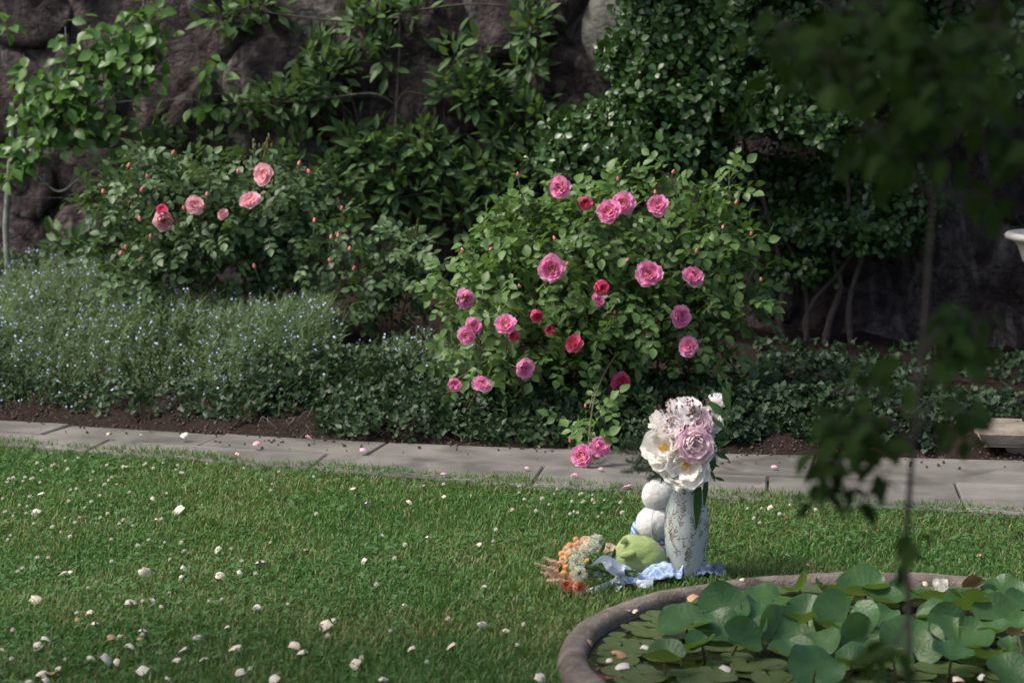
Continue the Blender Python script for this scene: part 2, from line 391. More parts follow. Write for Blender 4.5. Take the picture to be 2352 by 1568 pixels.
V[:, 0] *= jj; V[:, 1] *= jj; V[:, 2] += .003 * vnoise(np.cos(a) * 14, np.sin(a) * 14, 0, 23) + .0018 * vnoise(np.cos(a) * 70, np.sin(a) * 70, rr * 60, 24)
obj('rim', mesh('rim', V + np.array((POND[0], POND[1], 0)), F), m_conc, basin)
m_water, t, b, out = new_mat('dark_water'); b.inputs['Base Color'].default_value = (.012, .014, .009, 1); b.inputs['Roughness'].default_value = .04
b.inputs['Specular IOR Level'].default_value = .5; bump(t, b, noise(t, 9, 2, 'Pos'), .04, .02)
V, F = lathe([(0.001, .008), (PR - .07, .008)], 96); wo = obj('pond_water', mesh('pond_water', V + np.array((POND[0], POND[1], 0)), F), m_water); tag(wo, kind='structure')
# ------------------------------------------------------------------ leaf templates (local Y along the leaf, Z up)
def leaf_t(L, W, prof, fold=.25, curl=.15, y0=0.0, stalk=0.0):
    """prof: half-width fractions at equal steps between base and tip (ends are points)"""
    n = len(prof) + 1; V = [(0, y0, 0)]; F = []
    for i, p in enumerate(prof):
        f = (i + 1) / n; y = y0 + f * L; hw = W * .5 * p; zc = -curl * L * f * f
        V += [(-hw, y, zc + fold * hw), (0, y, zc), (hw, y, zc + fold * hw)]
    V.append((0, y0 + L, -curl * L)); k = len(V) - 1
    F += [(0, 2, 1), (0, 3, 2)]
    for i in range(len(prof) - 1):
        a = 1 + 3 * i; b = a + 3
        F += [(a, a + 1, b + 1), (a, b + 1, b), (a + 1, a + 2, b + 2), (a + 1, b + 2, b + 1)]
    a = k - 3; F += [(a, a + 1, k), (a + 1, a + 2, k)]
    if stalk:
        V += [(-stalk, 0, 0), (stalk, 0, 0), (stalk, y0, 0), (-stalk, y0, 0)]; q = len(V) - 4; F += [(q, q + 1, q + 2), (q, q + 2, q + 3)]
    return np.array(V, float), np.array(F)
def merge(parts):
    b = MB()
    for V, F in parts: b.add(V, F)
    return np.vstack(b.V), np.vstack(b.F)
def tf(T, M): return np.array([tuple(M @ Vector(v)) for v in T[0]]), T[1]
def euler(rx, ry, rz, loc=(0, 0, 0), s=1.0): return Matrix.Translation(loc) @ Matrix.Rotation(rz, 4, 'Z') @ Matrix.Rotation(ry, 4, 'Y') @ Matrix.Rotation(rx, 4, 'X') @ Matrix.Scale(s, 4)
OV = [.62, .95, .9, .55]
def rose_leaf(seed):
    r = random.Random(seed); ps = []
    sp = leaf_t(.105, .0022, [1, 1, 1], 0, .12); ps.append(sp)
    for y, an, s in ((.035, 68, .78), (.035, -68, .8), (.068, 56, .95), (.068, -58, .92), (.092, r.uniform(-6, 6), 1.1)):
        L = .040 * s * r.uniform(.9, 1.1); T = leaf_t(L, L * .72, OV, .28, r.uniform(.05, .22))
        ps.append(tf(T, euler(r.uniform(-.3, .2), r.uniform(-.25, .25), R(-an), (0, y, -.12 * y * y / .1))))
    return merge(ps)
T_ROSE = [rose_leaf(i) for i in range(4)]
T_PEAR = [leaf_t(.068, .045, [.7, 1, .86, .5], f, c, .02, .0009) for f, c in ((.3, .15), (.15, .3), (.45, .2), (.2, .05))]
T_APPLE = [leaf_t(.085, .034, [.6, 1, .92, .55], f, c, .012, .0009) for f, c in ((.35, .12), (.2, .28), (.5, .18), (.25, -.05))]
def spray(n, L, W, prof, seed, spread=.035, up=.5):
    r = random.Random(seed); ps = []
    for k in range(n):
        a = 2 * math.pi * k / n + r.uniform(-.4, .4); T = leaf_t(L * r.uniform(.75, 1.1), W, prof, r.uniform(.1, .35), r.uniform(0, .2), .006)
        ps.append(tf(T, euler(r.uniform(.15, up + .4), r.uniform(-.4, .4), a, (0, 0, r.uniform(-spread, spread)))))
    return merge(ps)
OBV = [.35, .75, 1, .8]
T_EVER = [spray(6, .042, .026, OBV, 60 + i) for i in range(4)]
T_VINCA = [spray(5, .030, .018, [.8, 1, .6], 80 + i, .02) for i in range(4)]
T_IVY = [spray(4, .036, .032, [.9, 1, .5], 90 + i, .02, .3) for i in range(3)]

def leaves(parent, Ts, pos, Rm, s, material, nobj=0, name='leaf', bulk='foliage', dim=None):
    """the nearest nobj leaves as objects of their own, the rest joined into one mass"""
    pos = np.asarray(pos, float); n = len(pos); order = np.argsort(pos[:, 1] + rng.normal(0, .03, n))
    mes = []
    for i, T in enumerate(Ts):
        me = mesh(name, T[0], T[1]); me.materials.append(material); mes.append(me)
    for k in order[:nobj]:
        M = Matrix.Translation(pos[k]) @ Matrix(Rm[k].tolist()).to_4x4() @ Matrix.Scale(float(s[k]), 4)
        obj(name, mes[int(k) % len(mes)], None, parent, M)
    rest = order[nobj:]
    if len(rest):
        b = MB()
        for i, T in enumerate(Ts):
            q = rest[i::len(Ts)]
            if len(q): b.add(*scatter(T, pos[q], Rm[q], np.asarray(s)[q]))
        o = obj(bulk, b.mesh(bulk), material, parent); o['kind'] = 'stuff'; return o
def blobs(spec, shell=.45):
    """spec rows: px, py, half width px, half height px, distance, half depth m, count -> points and outward directions"""
    P = []; O = []
    for (px, py, rx, ry, D, rd, n) in spec:
        c = np.array(at(px, py, D)); k = D / FPX
        d = nrm(rng.normal(size=(n, 3))); r = rng.uniform(0, 1, n) ** shell
        P.append(c + d * r[:, None] * np.array([rx * k, rd, ry * k])); O.append(nrm(d * np.array([1, 1, 1])))
    return np.vstack(P), np.vstack(O)
def orient(O, up=.8, out=.5, jit=.45, droop=0.0, cam_=.25):
    n = len(O); UP = np.array([0, 0, 1.0]); CM = np.array([0, -1.0, .1])
    axis = nrm(O * .6 + rng.normal(size=(n, 3)) * .7 - UP * droop); nr = nrm(UP * up + O * out + CM * cam_ + rng.normal(size=(n, 3)) * jit)
    return frames(axis, nr)
def twigs(parent, bases, P, frac, r, material, name='twigs', sides=3):
    b = MB(); k = max(1, int(len(P) * frac)); sel = rng.choice(len(P), k, replace=False); bases = np.asarray(bases)
    for i in sel:
        p = P[i]; d = np.linalg.norm(bases - p, axis=1); q = bases[np.argmin(d)]
        mid = (p + q) / 2 + np.array([0, 0, .05 * np.linalg.norm(p - q)])
        b.add(*tube([tuple(q), tuple(mid), tuple(p)], r, r * .5, sides))
    o = obj(name, b.mesh(name), material, parent); o['kind'] = 'stuff'; return o

# ------------------------------------------------------------------ flowers made of petals
def petal_me(name, L, W, cup, side, ruf, seed, material, nu=5, nv=5, tip=.0):
    r = random.Random(seed); V = []; F = []; ph = r.uniform(0, 6)
    for j in range(nv):
        v = j / (nv - 1)
    x = z = 0.0; cl = []
    for j in range(nv):
        v = j / (nv - 1); cl.append((x, z)); a = cup * (.5 - v) * 2 if j < nv - 1 else 0
        x += math.sin(a) * L / (nv - 1); z += math.cos(a) * L / (nv - 1)
    for j in range(nv):
        v = j / (nv - 1); hw = W * .5 * (.25 + .75 * math.sin(min(1, v * 1.15 + .05) * math.pi * .58)) * (1 if v < .8 else 1 - tip * (v - .8) * 3)
        if j == nv - 1: hw *= .40 if tip > .3 else .78
        for i in range(nu):
            u = i / (nu - 1) * 2 - 1
            rr = ruf * L * v * v * math.sin(u * 4 + ph + j) + ruf * .6 * L * v * math.sin(u * 9 + ph * 2)
            zz = cl[j][1] - (.10 * L * u * u if j == nv - 1 else 0) + (ruf * .8 * L * math.sin(u * 7 + ph) if j == nv - 1 else 0)
            V.append((cl[j][0] - side * W * u * u * v + rr, u * hw, zz))
    for j in range(nv - 1):
        for i in range(nu - 1):
            a = j * nu + i; F += [(a, a + 1, a + nu + 1), (a, a + nu + 1, a + nu)]
    me = mesh(name, V, np.array(F))
    if material: me.materials.append(material)
    return me
KINDS = {
    'rose':    dict(rings=[(6, 84, 1.0, .06), (6, 66, .92, .05), (6, 46, .78, .05), (6, 30, .64, .05), (5, 14, .5, .03)], obj=2, W=1.05, cup=.35, side=.22, ruf=.05),
    'rosette': dict(rings=[(6, 62, .9, .1), (6, 44, .86, .1), (6, 30, .8, .08), (6, 20, .72, .06), (5, 10, .62, .03)], obj=2, W=1.0, cup=.55, side=.30, ruf=.02),
    'peony':   dict(rings=[(7, 86, .98, .07), (8, 66, 1.0, .07), (8, 48, .93, .07), (8, 33, .86, .05), (7, 19, .8, .04), (6, 8, .72, .02)], obj=3, W=.98, cup=.6, side=.22, ruf=.06),
    'open':    dict(rings=[(8, 88, 1.0, .07), (8, 70, 1.0, .07), (8, 54, .92, .07), (7, 38, .8, .07)], obj=4, W=.95, cup=.5, side=.25, ruf=.06),
    'tulip':   dict(rings=[(6, 34, 1.15, .05), (6, 20, 1.1, .05), (5, 8, 1.0, .03)], obj=3, W=.62, cup=.3, side=.22, ruf=.05),
}
_pc = {}
def flower(name, parent, M, rad, kind, m_out, m_in, stamen=None, world=True):
    K = KINDS[kind]; key = (kind, m_out.name, m_in.name)
    if key not in _pc:
        outs = [petal_me('petal', 1, K['W'], K['cup'], K['side'], K['ruf'], s + len(_pc), m_out) for s in range(3)]
        ins = [petal_me('petal', 1, K['W'], K['cup'], K['side'], K['ruf'] * 1.3, 9 + s, None) for s in range(2)]
        arr = []
        for me in ins:
            v = np.empty(len(me.vertices) * 3, np.float32); me.vertices.foreach_get('co', v)
            f = np.empty(len(me.polygons) * 3, np.int32); me.polygons.foreach_get('vertices', f); arr.append((v.reshape(-1, 3).astype(float), f.reshape(-1, 3)))
        cores = []
        for cv in range(2):
            b = MB(); rr = random.Random(cv + 5)
            b.add(*ellipsoid((0, 0, .02), (.1, .1, .06), 8, 5))
            for (n, tilt, s, br) in K['rings'][K['obj']:]:
                for k in range(n):
                    a = 2 * math.pi * (k + rr.uniform(-.25, .25)) / n; T = arr[k % 2]
                    b.add(*tf(T, Matrix.Rotation(a, 4, 'Z') @ Matrix.Translation((br, 0, 0)) @ Matrix.Rotation(R(tilt + rr.uniform(-9, 9)), 4, 'Y') @ Matrix.Scale(s * rr.uniform(.85, 1.08), 4)))
            me = b.mesh(name); me.materials.append(m_in); cores.append(me)
        _pc[key] = (outs, cores)
    outs, cores = _pc[key]
    core = obj(name, random.choice(cores), None, parent, M @ Matrix.Rotation(random.uniform(0, 6.28), 4, 'Z') @ Matrix.Scale(rad, 4), world)
    for (n, tilt, s, br) in K['rings'][:K['obj']]:
        off = random.uniform(0, 6)
        for k in range(n):
            if kind == 'open' and random.random() < .06: continue
            a = off + 2 * math.pi * (k + random.uniform(-.2, .2)) / n
            obj('petal', random.choice(outs), None, core, Matrix.Rotation(a, 4, 'Z') @ Matrix.Translation((br, 0, 0)) @ Matrix.Rotation(R(tilt + random.uniform(-16, 10)), 4, 'Y') @ Matrix.Scale(s * random.uniform(.86, 1.06), 4))
    if stamen:
        b = MB(); rr = random.Random(3)
        for k in range(70):
            a = rr.uniform(0, 6.28); q = rr.uniform(.02, .24); h = rr.uniform(.22, .36)
            p = Vector((math.cos(a) * q, math.sin(a) * q, h)); b.add(*tube([(p.x * .4, p.y * .4, 0), tuple(p)], .007, .007, 3)); b.add(*ellipsoid(p, (.017, .017, .03), 5, 3))
        obj('stamens', b.mesh('stamens'), stamen, core)
    return core
def facing(p, d, roll=0.0):
    d = Vector(d).normalized(); q = d.to_track_quat('Z', 'Y')
    return Matrix.Translation(p) @ q.to_matrix().to_4x4()
m_bud = leaf_mat('bud_coral', (.66, .14, .16), (.76, .28, .26), trans=.1, rough=.6)
m_sepal = leaf_mat('sepal', (.06, .11, .03), (.10, .17, .05), trans=.1, rough=.6)
_budme = None
def bud(parent, p, r, material=None):
    global _budme
    if _budme is None:
        V, F = ellipsoid((0, 0, .75), (.62, .62, 1.0), 10, 8, lambda n, p: Vector((p.x * (1 - .25 * n.z), p.y * (1 - .25 * n.z), p.z + .03 * math.sin(5 * math.atan2(n.y, n.x)))))
        a = MB().add(V, F).mesh('rose_bud'); a.materials.append(m_bud)
        b = MB()
        for k in range(5): b.add(*tf(leaf_t(1.5, .5, [.9, .8, .4], .3, -.18), Matrix.Rotation(k * 1.2566, 4, 'Z') @ Matrix.Translation((0, .35, 0)) @ Matrix.Rotation(R(70), 4, 'X')))
        b.add(*ellipsoid((0, 0, -.1), (.42, .42, .4), 8, 5)); b.add(*tube([(0, 0, -.2), (.1, 0, -2), (.3, .2, -5)], .12, .1, 4))
        c = b.mesh('calyx'); c.materials.append(m_sepal); _budme = (a, c)
    M = Matrix.Translation(p) @ euler(random.uniform(-.5, .5), random.uniform(-.5, .5), random.uniform(0, 6)) @ Matrix.Scale(r, 4)
    o = obj('rose_bud', _budme[0], None, parent, M)
    obj('calyx', _budme[1], None, o)
    return o

# ------------------------------------------------------------------ bark and leaf materials
m_bark = surf('pear_bark', (.17, .18, .155), (.27, .28, .24), 25, bs=.5, coord='Pos', c3=(.12, .12, .10), s3=14)
m_bark2 = surf('brown_bark', (.048, .039, .034), (.085, .07, .062), 25, bs=.5, coord='Pos')
m_cane = surf('rose_cane', (.07, .085, .035), (.10, .075, .05), 12, rough=.7, coord='Pos')
m_pear = leaf_mat('pear_leaf', (.05, .115, .02), (.11, .21, .042), rough=.42, trans=.3)
m_apple = leaf_mat('apple_leaf', (.045, .095, .03), (.105, .17, .058), rough=.52, trans=.3, spec=.3)
m_rleaf1 = leaf_mat('rose_leaf_blue', (.046, .09, .03), (.098, .155, .052), rough=.5, trans=.22)
m_rleaf2 = leaf_mat('rose_leaf', (.055, .11, .024), (.115, .19, .046), rough=.5, trans=.28)
m_ever = leaf_mat('evergreen_leaf', (.026, .064, .014), (.058, .115, .028), rough=.38, trans=.15, spec=.55)
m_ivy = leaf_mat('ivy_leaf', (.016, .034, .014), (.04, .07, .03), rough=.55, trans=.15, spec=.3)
m_vinca = leaf_mat('vinca_leaf', (.026, .052, .02), (.066, .108, .044), rough=.5, trans=.18, spec=.35, c3=(.016, .034, .014), patch=2.5)
m_fmn = leaf_mat('forget_me_not_green', (.082, .128, .055), (.15, .205, .092), rough=.75, trans=.3, c3=(.05, .095, .035), patch=2.2)
m_blue = leaf_mat('forget_me_not_blue', (.34, .45, .78), (.58, .66, .86), rough=.7, trans=.2)
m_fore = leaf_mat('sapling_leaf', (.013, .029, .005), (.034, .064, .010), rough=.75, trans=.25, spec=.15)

# ------------------------------------------------------------------ pear espalier at the left
r0 = at(26, 672, 12.15)
pear = root('pear_tree', r0, 'pear tree with pale trunk and hanging glossy leaves trained on the wall at left', 'tree')
def limb(parent, name, pts, ra, rb, material, n=8, sides=8, wob=.08):
    V, F = tube(spline(pts, n), ra, rb, sides, wob); return obj(name, mesh(name, V, F), material, parent)
limb(pear, 'trunk', [at(28, 700, 12.15), at(14, 540, 12.15), at(22, 400, 12.13), at(30, 260, 12.1), at(28, 235, 12.1)], .017, .014, m_bark)
PB = [[at(30, 262, 12.1), at(60, 245, 12.05), at(150, 248, 12.0), at(300, 232, 12.0), at(440, 228, 12.0)], [at(26, 390, 12.1), at(80, 400, 12.1), at(135, 440, 12.05), at(190, 405, 12.0), at(260, 370, 12.0)],
      [at(150, 248, 12.0), at(155, 150, 12.0), at(150, 62, 12.0)], [at(240, 240, 12.0), at(236, 150, 12.0), at(230, 75, 12.0)], [at(320, 232, 12.0), at(318, 100, 12.0), at(330, 0, 12.0)]]
for k, p in enumerate(PB): limb(pear, 'branch', p, .009 if k < 2 else .004, .003, m_bark, 6, 6)
P, O = blobs([(150, 205, 95, 75, 12.0, .16, 150), (255, 130, 75, 90, 12.0, .15, 120), (335, 70, 60, 95, 12.0, .14, 85), (50, 330, 45, 80, 12.05, .14, 50), (210, 285, 110, 60, 12.0, .16, 75), (100, 300, 90, 60, 12.0, .14, 50),
              (70, 190, 60, 70, 12.0, .13, 42), (30, 390, 45, 45, 12.0, .12, 24), (330, 160, 60, 50, 12.0, .1, 28), (150, 90, 22, 50, 12.0, .05, 14), (232, 95, 18, 50, 12.0, .05, 10), (5, 50, 30, 40, 12.0, .1, 14), (480, 170, 30, 70, 12.0, .08, 18), (480, 240, 60, 20, 12.0, .08, 16)], .6)
n = len(P); ax = nrm(rng.normal(size=(n, 3)) * [.75, .6, .4] - [0, .3, .55]); nr = nrm(rng.normal(size=(n, 3)) * .45 + [0, -.7, .75])
leaves(pear, T_PEAR, P, frames(ax, nr), rng.uniform(.9, 1.25, n), m_pear, 300)
twigs(pear, np.array([tuple(v) for l in PB for v in spline(l, 6)]), P, .35, .0016, m_bark2)

# ------------------------------------------------------------------ apple espalier in the middle
apple = root('apple_tree', at(905, 780, 11.95), 'apple tree with slender brown stem and leafy rosettes trained on the wall at centre', 'tree')
limb(apple, 'trunk', [at(925, 780, 11.95), at(915, 560, 11.95), at(908, 400, 11.95), at(912, 230, 11.95), at(918, 100, 11.95), at(913, -60, 11.95)], .014, .007, m_bark2)
AB = [[at(912, 235, 11.95), at(935, 212, 11.93), at(1000, 222, 11.92), at(1150, 235, 11.88), at(1330, 240, 11.85)], [at(908, 240, 11.95), at(850, 215, 11.93), at(700, 232, 12), at(540, 236, 12.05)],
      [at(910, 470, 11.95), at(800, 468, 11.95), at(680, 480, 12.0)], [at(910, 455, 11.95), at(1010, 440, 11.93), at(1160, 430, 11.9)], [at(915, 40, 11.95), at(800, 50, 12), at(620, 30, 12)], [at(915, 30, 11.95), at(1080, 10, 11.9), at(1210, 20, 11.9)]]
for p in AB: limb(apple, 'branch', p, .007, .003, m_bark2, 6, 6)
ROS = [(640, 235, 55, 40, 46), (560, 255, 50, 30, 26), (760, 165, 50, 55, 36), (720, 115, 40, 55, 20), (700, 215, 60, 45, 34), (838, 60, 50, 50, 26), (870, 20, 50, 30, 20), (960, 15, 40, 25, 14), (1065, 195, 60, 40, 52), (1125, 215, 50, 45, 40), (1040, 130, 30, 45, 12), (1110, 120, 20, 40, 8),
       (1222, 60, 34, 80, 40), (1215, 150, 35, 30, 14), (965, 330, 60, 45, 34), (880, 360, 80, 60, 62), (815, 330, 40, 60, 22), (930, 420, 75, 55, 56), (995, 370, 50, 50, 34), (770, 425, 70, 60, 44), (1105, 385, 60, 50, 36), (1175, 300, 60, 50, 36), (1230, 270, 50, 45, 26), (1270, 350, 60, 60, 34),
       (870, 490, 60, 50, 24), (1060, 480, 70, 60, 38), (960, 540, 40, 70, 20), (1140, 440, 70, 50, 34), (690, 335, 60, 40, 14), (1190, 370, 50, 40, 24), (470, 320, 45, 40, 14), (400, 350, 60, 40, 22), (350, 300, 30, 40, 8), (520, 40, 60, 25, 26), (600, 20, 60, 30, 28), (180, 590, 60, 35, 22), (150, 560, 40, 40, 12), (330, 350, 60, 45, 22), (880, 130, 34, 50, 14)]
P, O = blobs([(a, b_, c * 1.15, d * 1.15, 11.86 - (a - 1176) * .00045, .13, int(n_ * 2.5)) for a, b_, c, d, n_ in ROS], .6)
n = len(P); ax = nrm(O * .8 + rng.normal(size=(n, 3)) * .45 + [0, -.15, .35]); nr = nrm(rng.normal(size=(n, 3)) * .4 + [0, -.55, .8])
leaves(apple, T_APPLE, P, frames(ax, nr), rng.uniform(.8, 1.2, n), m_apple, 300)
twigs(apple, np.array([tuple(v) for l in AB for v in spline(l, 6)]), P, .3, .0016, m_bark2)

# ------------------------------------------------------------------ evergreen climber at the right
ever = root('evergreen_climber', at(1880, 850, 11.3), 'dense dark evergreen climber with bare twisted stems overhanging the wall at right', 'climber')
EV = [(1560, 90, 130, 110, 11.25, .25, 620), (1480, 40, 60, 70, 11.3, .2, 170), (1430, 130, 50, 60, 11.3, .18, 120), (1700, 60, 150, 110, 11.2, .3, 620), (1880, 80, 150, 120, 11.15, .35, 520), (2100, 100, 170, 140, 11.1, .35, 420), (2300, 90, 130, 150, 11.0, .35, 320),
      (1500, 210, 90, 90, 11.25, .22, 330), (1620, 220, 130, 90, 11.2, .3, 430), (1780, 240, 130, 80, 11.1, .3, 380), (1900, 290, 110, 55, 11.0, .28, 240), (1400, 280, 70, 50, 11.3, .18, 170), (1320, 310, 70, 50, 11.35, .16, 150), (1300, 370, 90, 50, 11.35, .16, 150), (1440, 340, 110, 70, 11.2, .22, 260),
      (1580, 340, 110, 60, 11.2, .25, 210), (1350, 410, 80, 40, 11.3, .15, 90), (1650, 400, 70, 50, 11.3, .2, 90), (1880, 520, 120, 50, 11.25, .18, 150), (2000, 530, 90, 40, 11.2, .15, 90), (1790, 500, 60, 70, 11.4, .15, 90), (1850, 620, 80, 40, 11.3, .12, 70), (1900, 400, 200, 60, 11.45, .12, 160), (2150, 250, 150, 80, 11.2, .25, 180), (1760, 430, 110, 80, 11.45, .14, 230), (1920, 460, 150, 70, 11.4, .14, 260), (2060, 480, 120, 110, 11.3, .14, 200), (1820, 580, 100, 60, 11.4, .12, 110), (1690, 520, 60, 120, 11.5, .12, 120)]
EV += [(1500, -120, 160, 100, 11.2, .3, 330), (1800, -130, 220, 120, 11.05, .4, 420), (2150, -130, 230, 130, 10.95, .45, 420)]
P, O = blobs(EV, .42)
n = len(P); rg = frames(nrm(rng.normal(size=(n, 3))), nrm(O * .7 + rng.normal(size=(n, 3)) * .4 + [0, -.35, .6]))
leaves(ever, T_EVER, P, rg, rng.uniform(.85, 1.3, n), m_ever, 300, 'leaf_cluster')
ES = [[(1830, 880), (1790, 740), (1800, 640), (1760, 480), (1700, 300)], [(1880, 860), (1905, 740), (1930, 660), (1915, 590), (1950, 450), (1900, 250)], [(1960, 840), (1950, 700), (1985, 560), (2010, 350), (2080, 120)], [(1900, 850), (1850, 760), (1870, 690), (1930, 620), (1990, 520), (2060, 300)],
      [(1800, 870), (1850, 790), (1830, 600), (1650, 300), (1560, 80)], [(1850, 860), (1800, 800), (1750, 700), (1600, 420), (1440, 320)]]
nodes = []
for k, l in enumerate(ES):
    D0 = 11.45; pts = [at(x, y, D0 - (.0002 * (x - 1400)) - .15 * i / len(l)) for i, (x, y) in enumerate(l)]
    limb(ever, 'stem', pts, .022 - .002 * k, .007, m_bark2, 8, 8, .12); nodes += [tuple(v) for v in spline(pts, 8)]
twigs(ever, np.array(nodes), P, .06, .003, m_bark2)

# ------------------------------------------------------------------ roses
m_pk1 = petal_mat('petal_pink', (.82, .26, .52), (.90, .50, .70)); m_pk1i = petal_mat('petal_pink_inner', (.78, .20, .44), (.87, .42, .60))
m_pk2 = petal_mat('petal_pale_pink', (.89, .50, .58), (.93, .68, .73)); m_pk2i = petal_mat('petal_pale_pink_inner', (.87, .42, .50), (.91, .62, .66))
m_pk3 = petal_mat('petal_hot_pink', (.78, .12, .28), (.85, .24, .40)); m_pk3i = petal_mat('petal_hot_inner', (.70, .06, .16), (.80, .14, .26))
m_stam = surf('stamen_yellow', (.62, .38, .05), (.75, .5, .1), 30)
def rose_bush(name, label, base, canes, spec, material, nleaf_obj, blooms, buds, Dfl, lsize=(.8, 1.2), cr=.006, thin=.72):
    spec = [(a[0], a[1], a[2] * .9, a[3] * .95, a[4], a[5], max(6, int(a[6] * thin))) for a in spec]
    rt = root(name, base, label, 'rose bush'); nd = []
    for c in canes: limb(rt, 'cane', c, cr, cr * .45, m_cane, 8, 6, .05); nd += [tuple(v) for v in spline(c, 8)]
    P, O = blobs(spec, .62); n = len(P)
    leaves(rt, T_ROSE, P, orient(O, .8, .45, .4, .1), rng.uniform(*lsize, n), material, nleaf_obj)
    twigs(rt, np.array(nd), P, .16, .0016, m_cane)
    for (px, py, dia, k, *D) in blooms:
        d = D[0] if D else Dfl; p = at(px, py, d); dr = Vector((random.uniform(-.9, .9), -1, random.uniform(-.2, 1.0)))
        mo, mi = {'p': (m_pk1, m_pk1i), 'l': (m_pk2, m_pk2i), 'h': (m_pk3, m_pk3i)}[k]
        dn = dr.normalized(); q = p - dn * .02
        kd = 'rosette' if (k == 'h' and dia < 40) or random.random() < .12 else 'rose'
        fl = flower('rose_flower', rt, facing(q, dn), dia * d / FPX * .585 * random.uniform(.88, 1.06), kd, mo, mi, m_stam if random.random() < .7 else None)
        V, F = tube([(0, 0, 0), (0, 0, -1.2), (.5, .3, -3.2)], .05, .055, 5); obj('stalk', mesh('stalk', V, F), m_cane, fl)
    for (px, py, r_, *D) in buds:
        d = D[0] if D else Dfl; bud(rt, at(px, py, d), r_ * d / FPX)
    return rt
# left bush, pale blooms
D = 11.0; b0 = at(560, 800, D)
cn = [[at(560, 815, D), at(500, 640, D), at(330, 500, D - .1), at(250, 440, D)], [at(565, 815, D), at(560, 600, D), at(500, 430, D), at(420, 380, D)], [at(560, 810, D), at(620, 600, D), at(640, 430, D), at(690, 390, D)], [at(540, 815, D), at(400, 700, D - .1), at(300, 640, D - .15), at(250, 600, D - .1)], [at(570, 815, D + .1), at(560, 560, D), at(590, 430, D), at(604, 330, D)], [at(575, 815, D), at(700, 640, D), at(760, 520, D)]]
sp_ = [(310, 455, 120, 80, D, .28, 210), (470, 420, 150, 65, D, .3, 230), (640, 440, 110, 75, D, .3, 200), (560, 520, 190, 75, D - .05, .3, 260), (400, 540, 150, 70, D - .05, .28, 190), (330, 640, 95, 80, D - .1, .25, 180), (250, 560, 60, 60, D, .18, 40), (640, 580, 130, 70, D, .25, 130), (520, 620, 120, 55, D, .25, 80), (690, 500, 60, 60, D, .2, 50), (230, 450, 60, 60, D + .05, .15, 36), (360, 390, 80, 40, D, .15, 40), (600, 690, 130, 50, D + .1, .2, 60)]
rose_bush('rose_bush', 'bluish leaved rose bush with pale pink blooms and coral buds at left', b0, cn, sp_, m_rleaf1, 300,
          [(602, 400, 50, 'l', 10.68), (573, 456, 44, 'l', 10.66), (449, 468, 44, 'l', 10.66), (376, 508, 48, 'l', 10.66), (371, 478, 30, 'h', 10.66), (507, 487, 28, 'l', 10.7), (592, 385, 22, 'h', 10.72)],
          [(x, y, 6.5, 10.68) for x, y in ((294, 384), (341, 409), (238, 444), (325, 440), (322, 507), (290, 572), (276, 586), (347, 547), (547, 398), (686, 379), (711, 398), (424, 482), (585, 615), (325, 600), (397, 355), (475, 450))], 10.7, (.8, 1.2))
# seed heads standing over the left bush
sh = root('bolted_flower_stalk', at(598, 480, 11.1), 'yellowish bolted stalk standing up behind the left rose bush', 'plant'); bb = MB(); b2 = MB()
for k in range(13):
    tp = at(575 + 55 * random.random(), 305 + 45 * random.random(), 11.1 + random.uniform(-.05, .05)); b_ = at(600, 440, 11.1)
    bb.add(*tube([tuple(b_), tuple((b_ + tp) / 2 + Vector((random.uniform(-.02, .02), 0, .02))), tuple(tp)], .0022, .0015, 4))
    for j in range(5):
        q = b_.lerp(tp, .55 + .1 * j); b2.add(*ellipsoid(q + Vector((random.uniform(-.006, .006), 0, .01)), (.0035, .0035, .012), 5, 4))
m_stk = leaf_mat('yellow_stalk', (.13, .14, .04), (.2, .2, .06), trans=.1); obj('stems', bb.mesh('stems'), m_stk, sh); obj('seed_pods', b2.mesh('seed_pods'), m_stk, sh)
# thin middle bush
D = 10.75; cn = [[at(885, 850, D), at(870, 700, D), at(800, 560, D), at(783, 470, D)], [at(890, 850, D), at(900, 700, D), at(860, 580, D), at(850, 560, D)], [at(892, 850, D), at(930, 700, D), at(950, 580, D), at(960, 500, D)], [at(888, 850, D), at(850, 720, D), at(770, 640, D), at(715, 560, D)]]
sp_ = [(775, 560, 70, 40, D, .16, 50), (880, 630, 100, 60, D, .22, 120), (820, 690, 110, 55, D, .22, 90), (930, 570, 50, 70, D, .16, 60), (950, 650, 50, 70, D, .16, 60), (785, 500, 25, 40, D, .08, 12), (720, 600, 45, 50, D, .12, 26), (900, 730, 80, 40, D, .18, 40)]
rose_bush('rose_bush', 'thin open rose bush with a few coral buds between the two flowering bushes', at(888, 850, D), cn, sp_, m_rleaf1, 300, [],
          [(x, y, 6, 10.55) for x, y in ((785, 482), (722, 510), (777, 545), (760, 548), (803, 575), (812, 620), (760, 602))], 10.6, (.75, 1.1), .005)
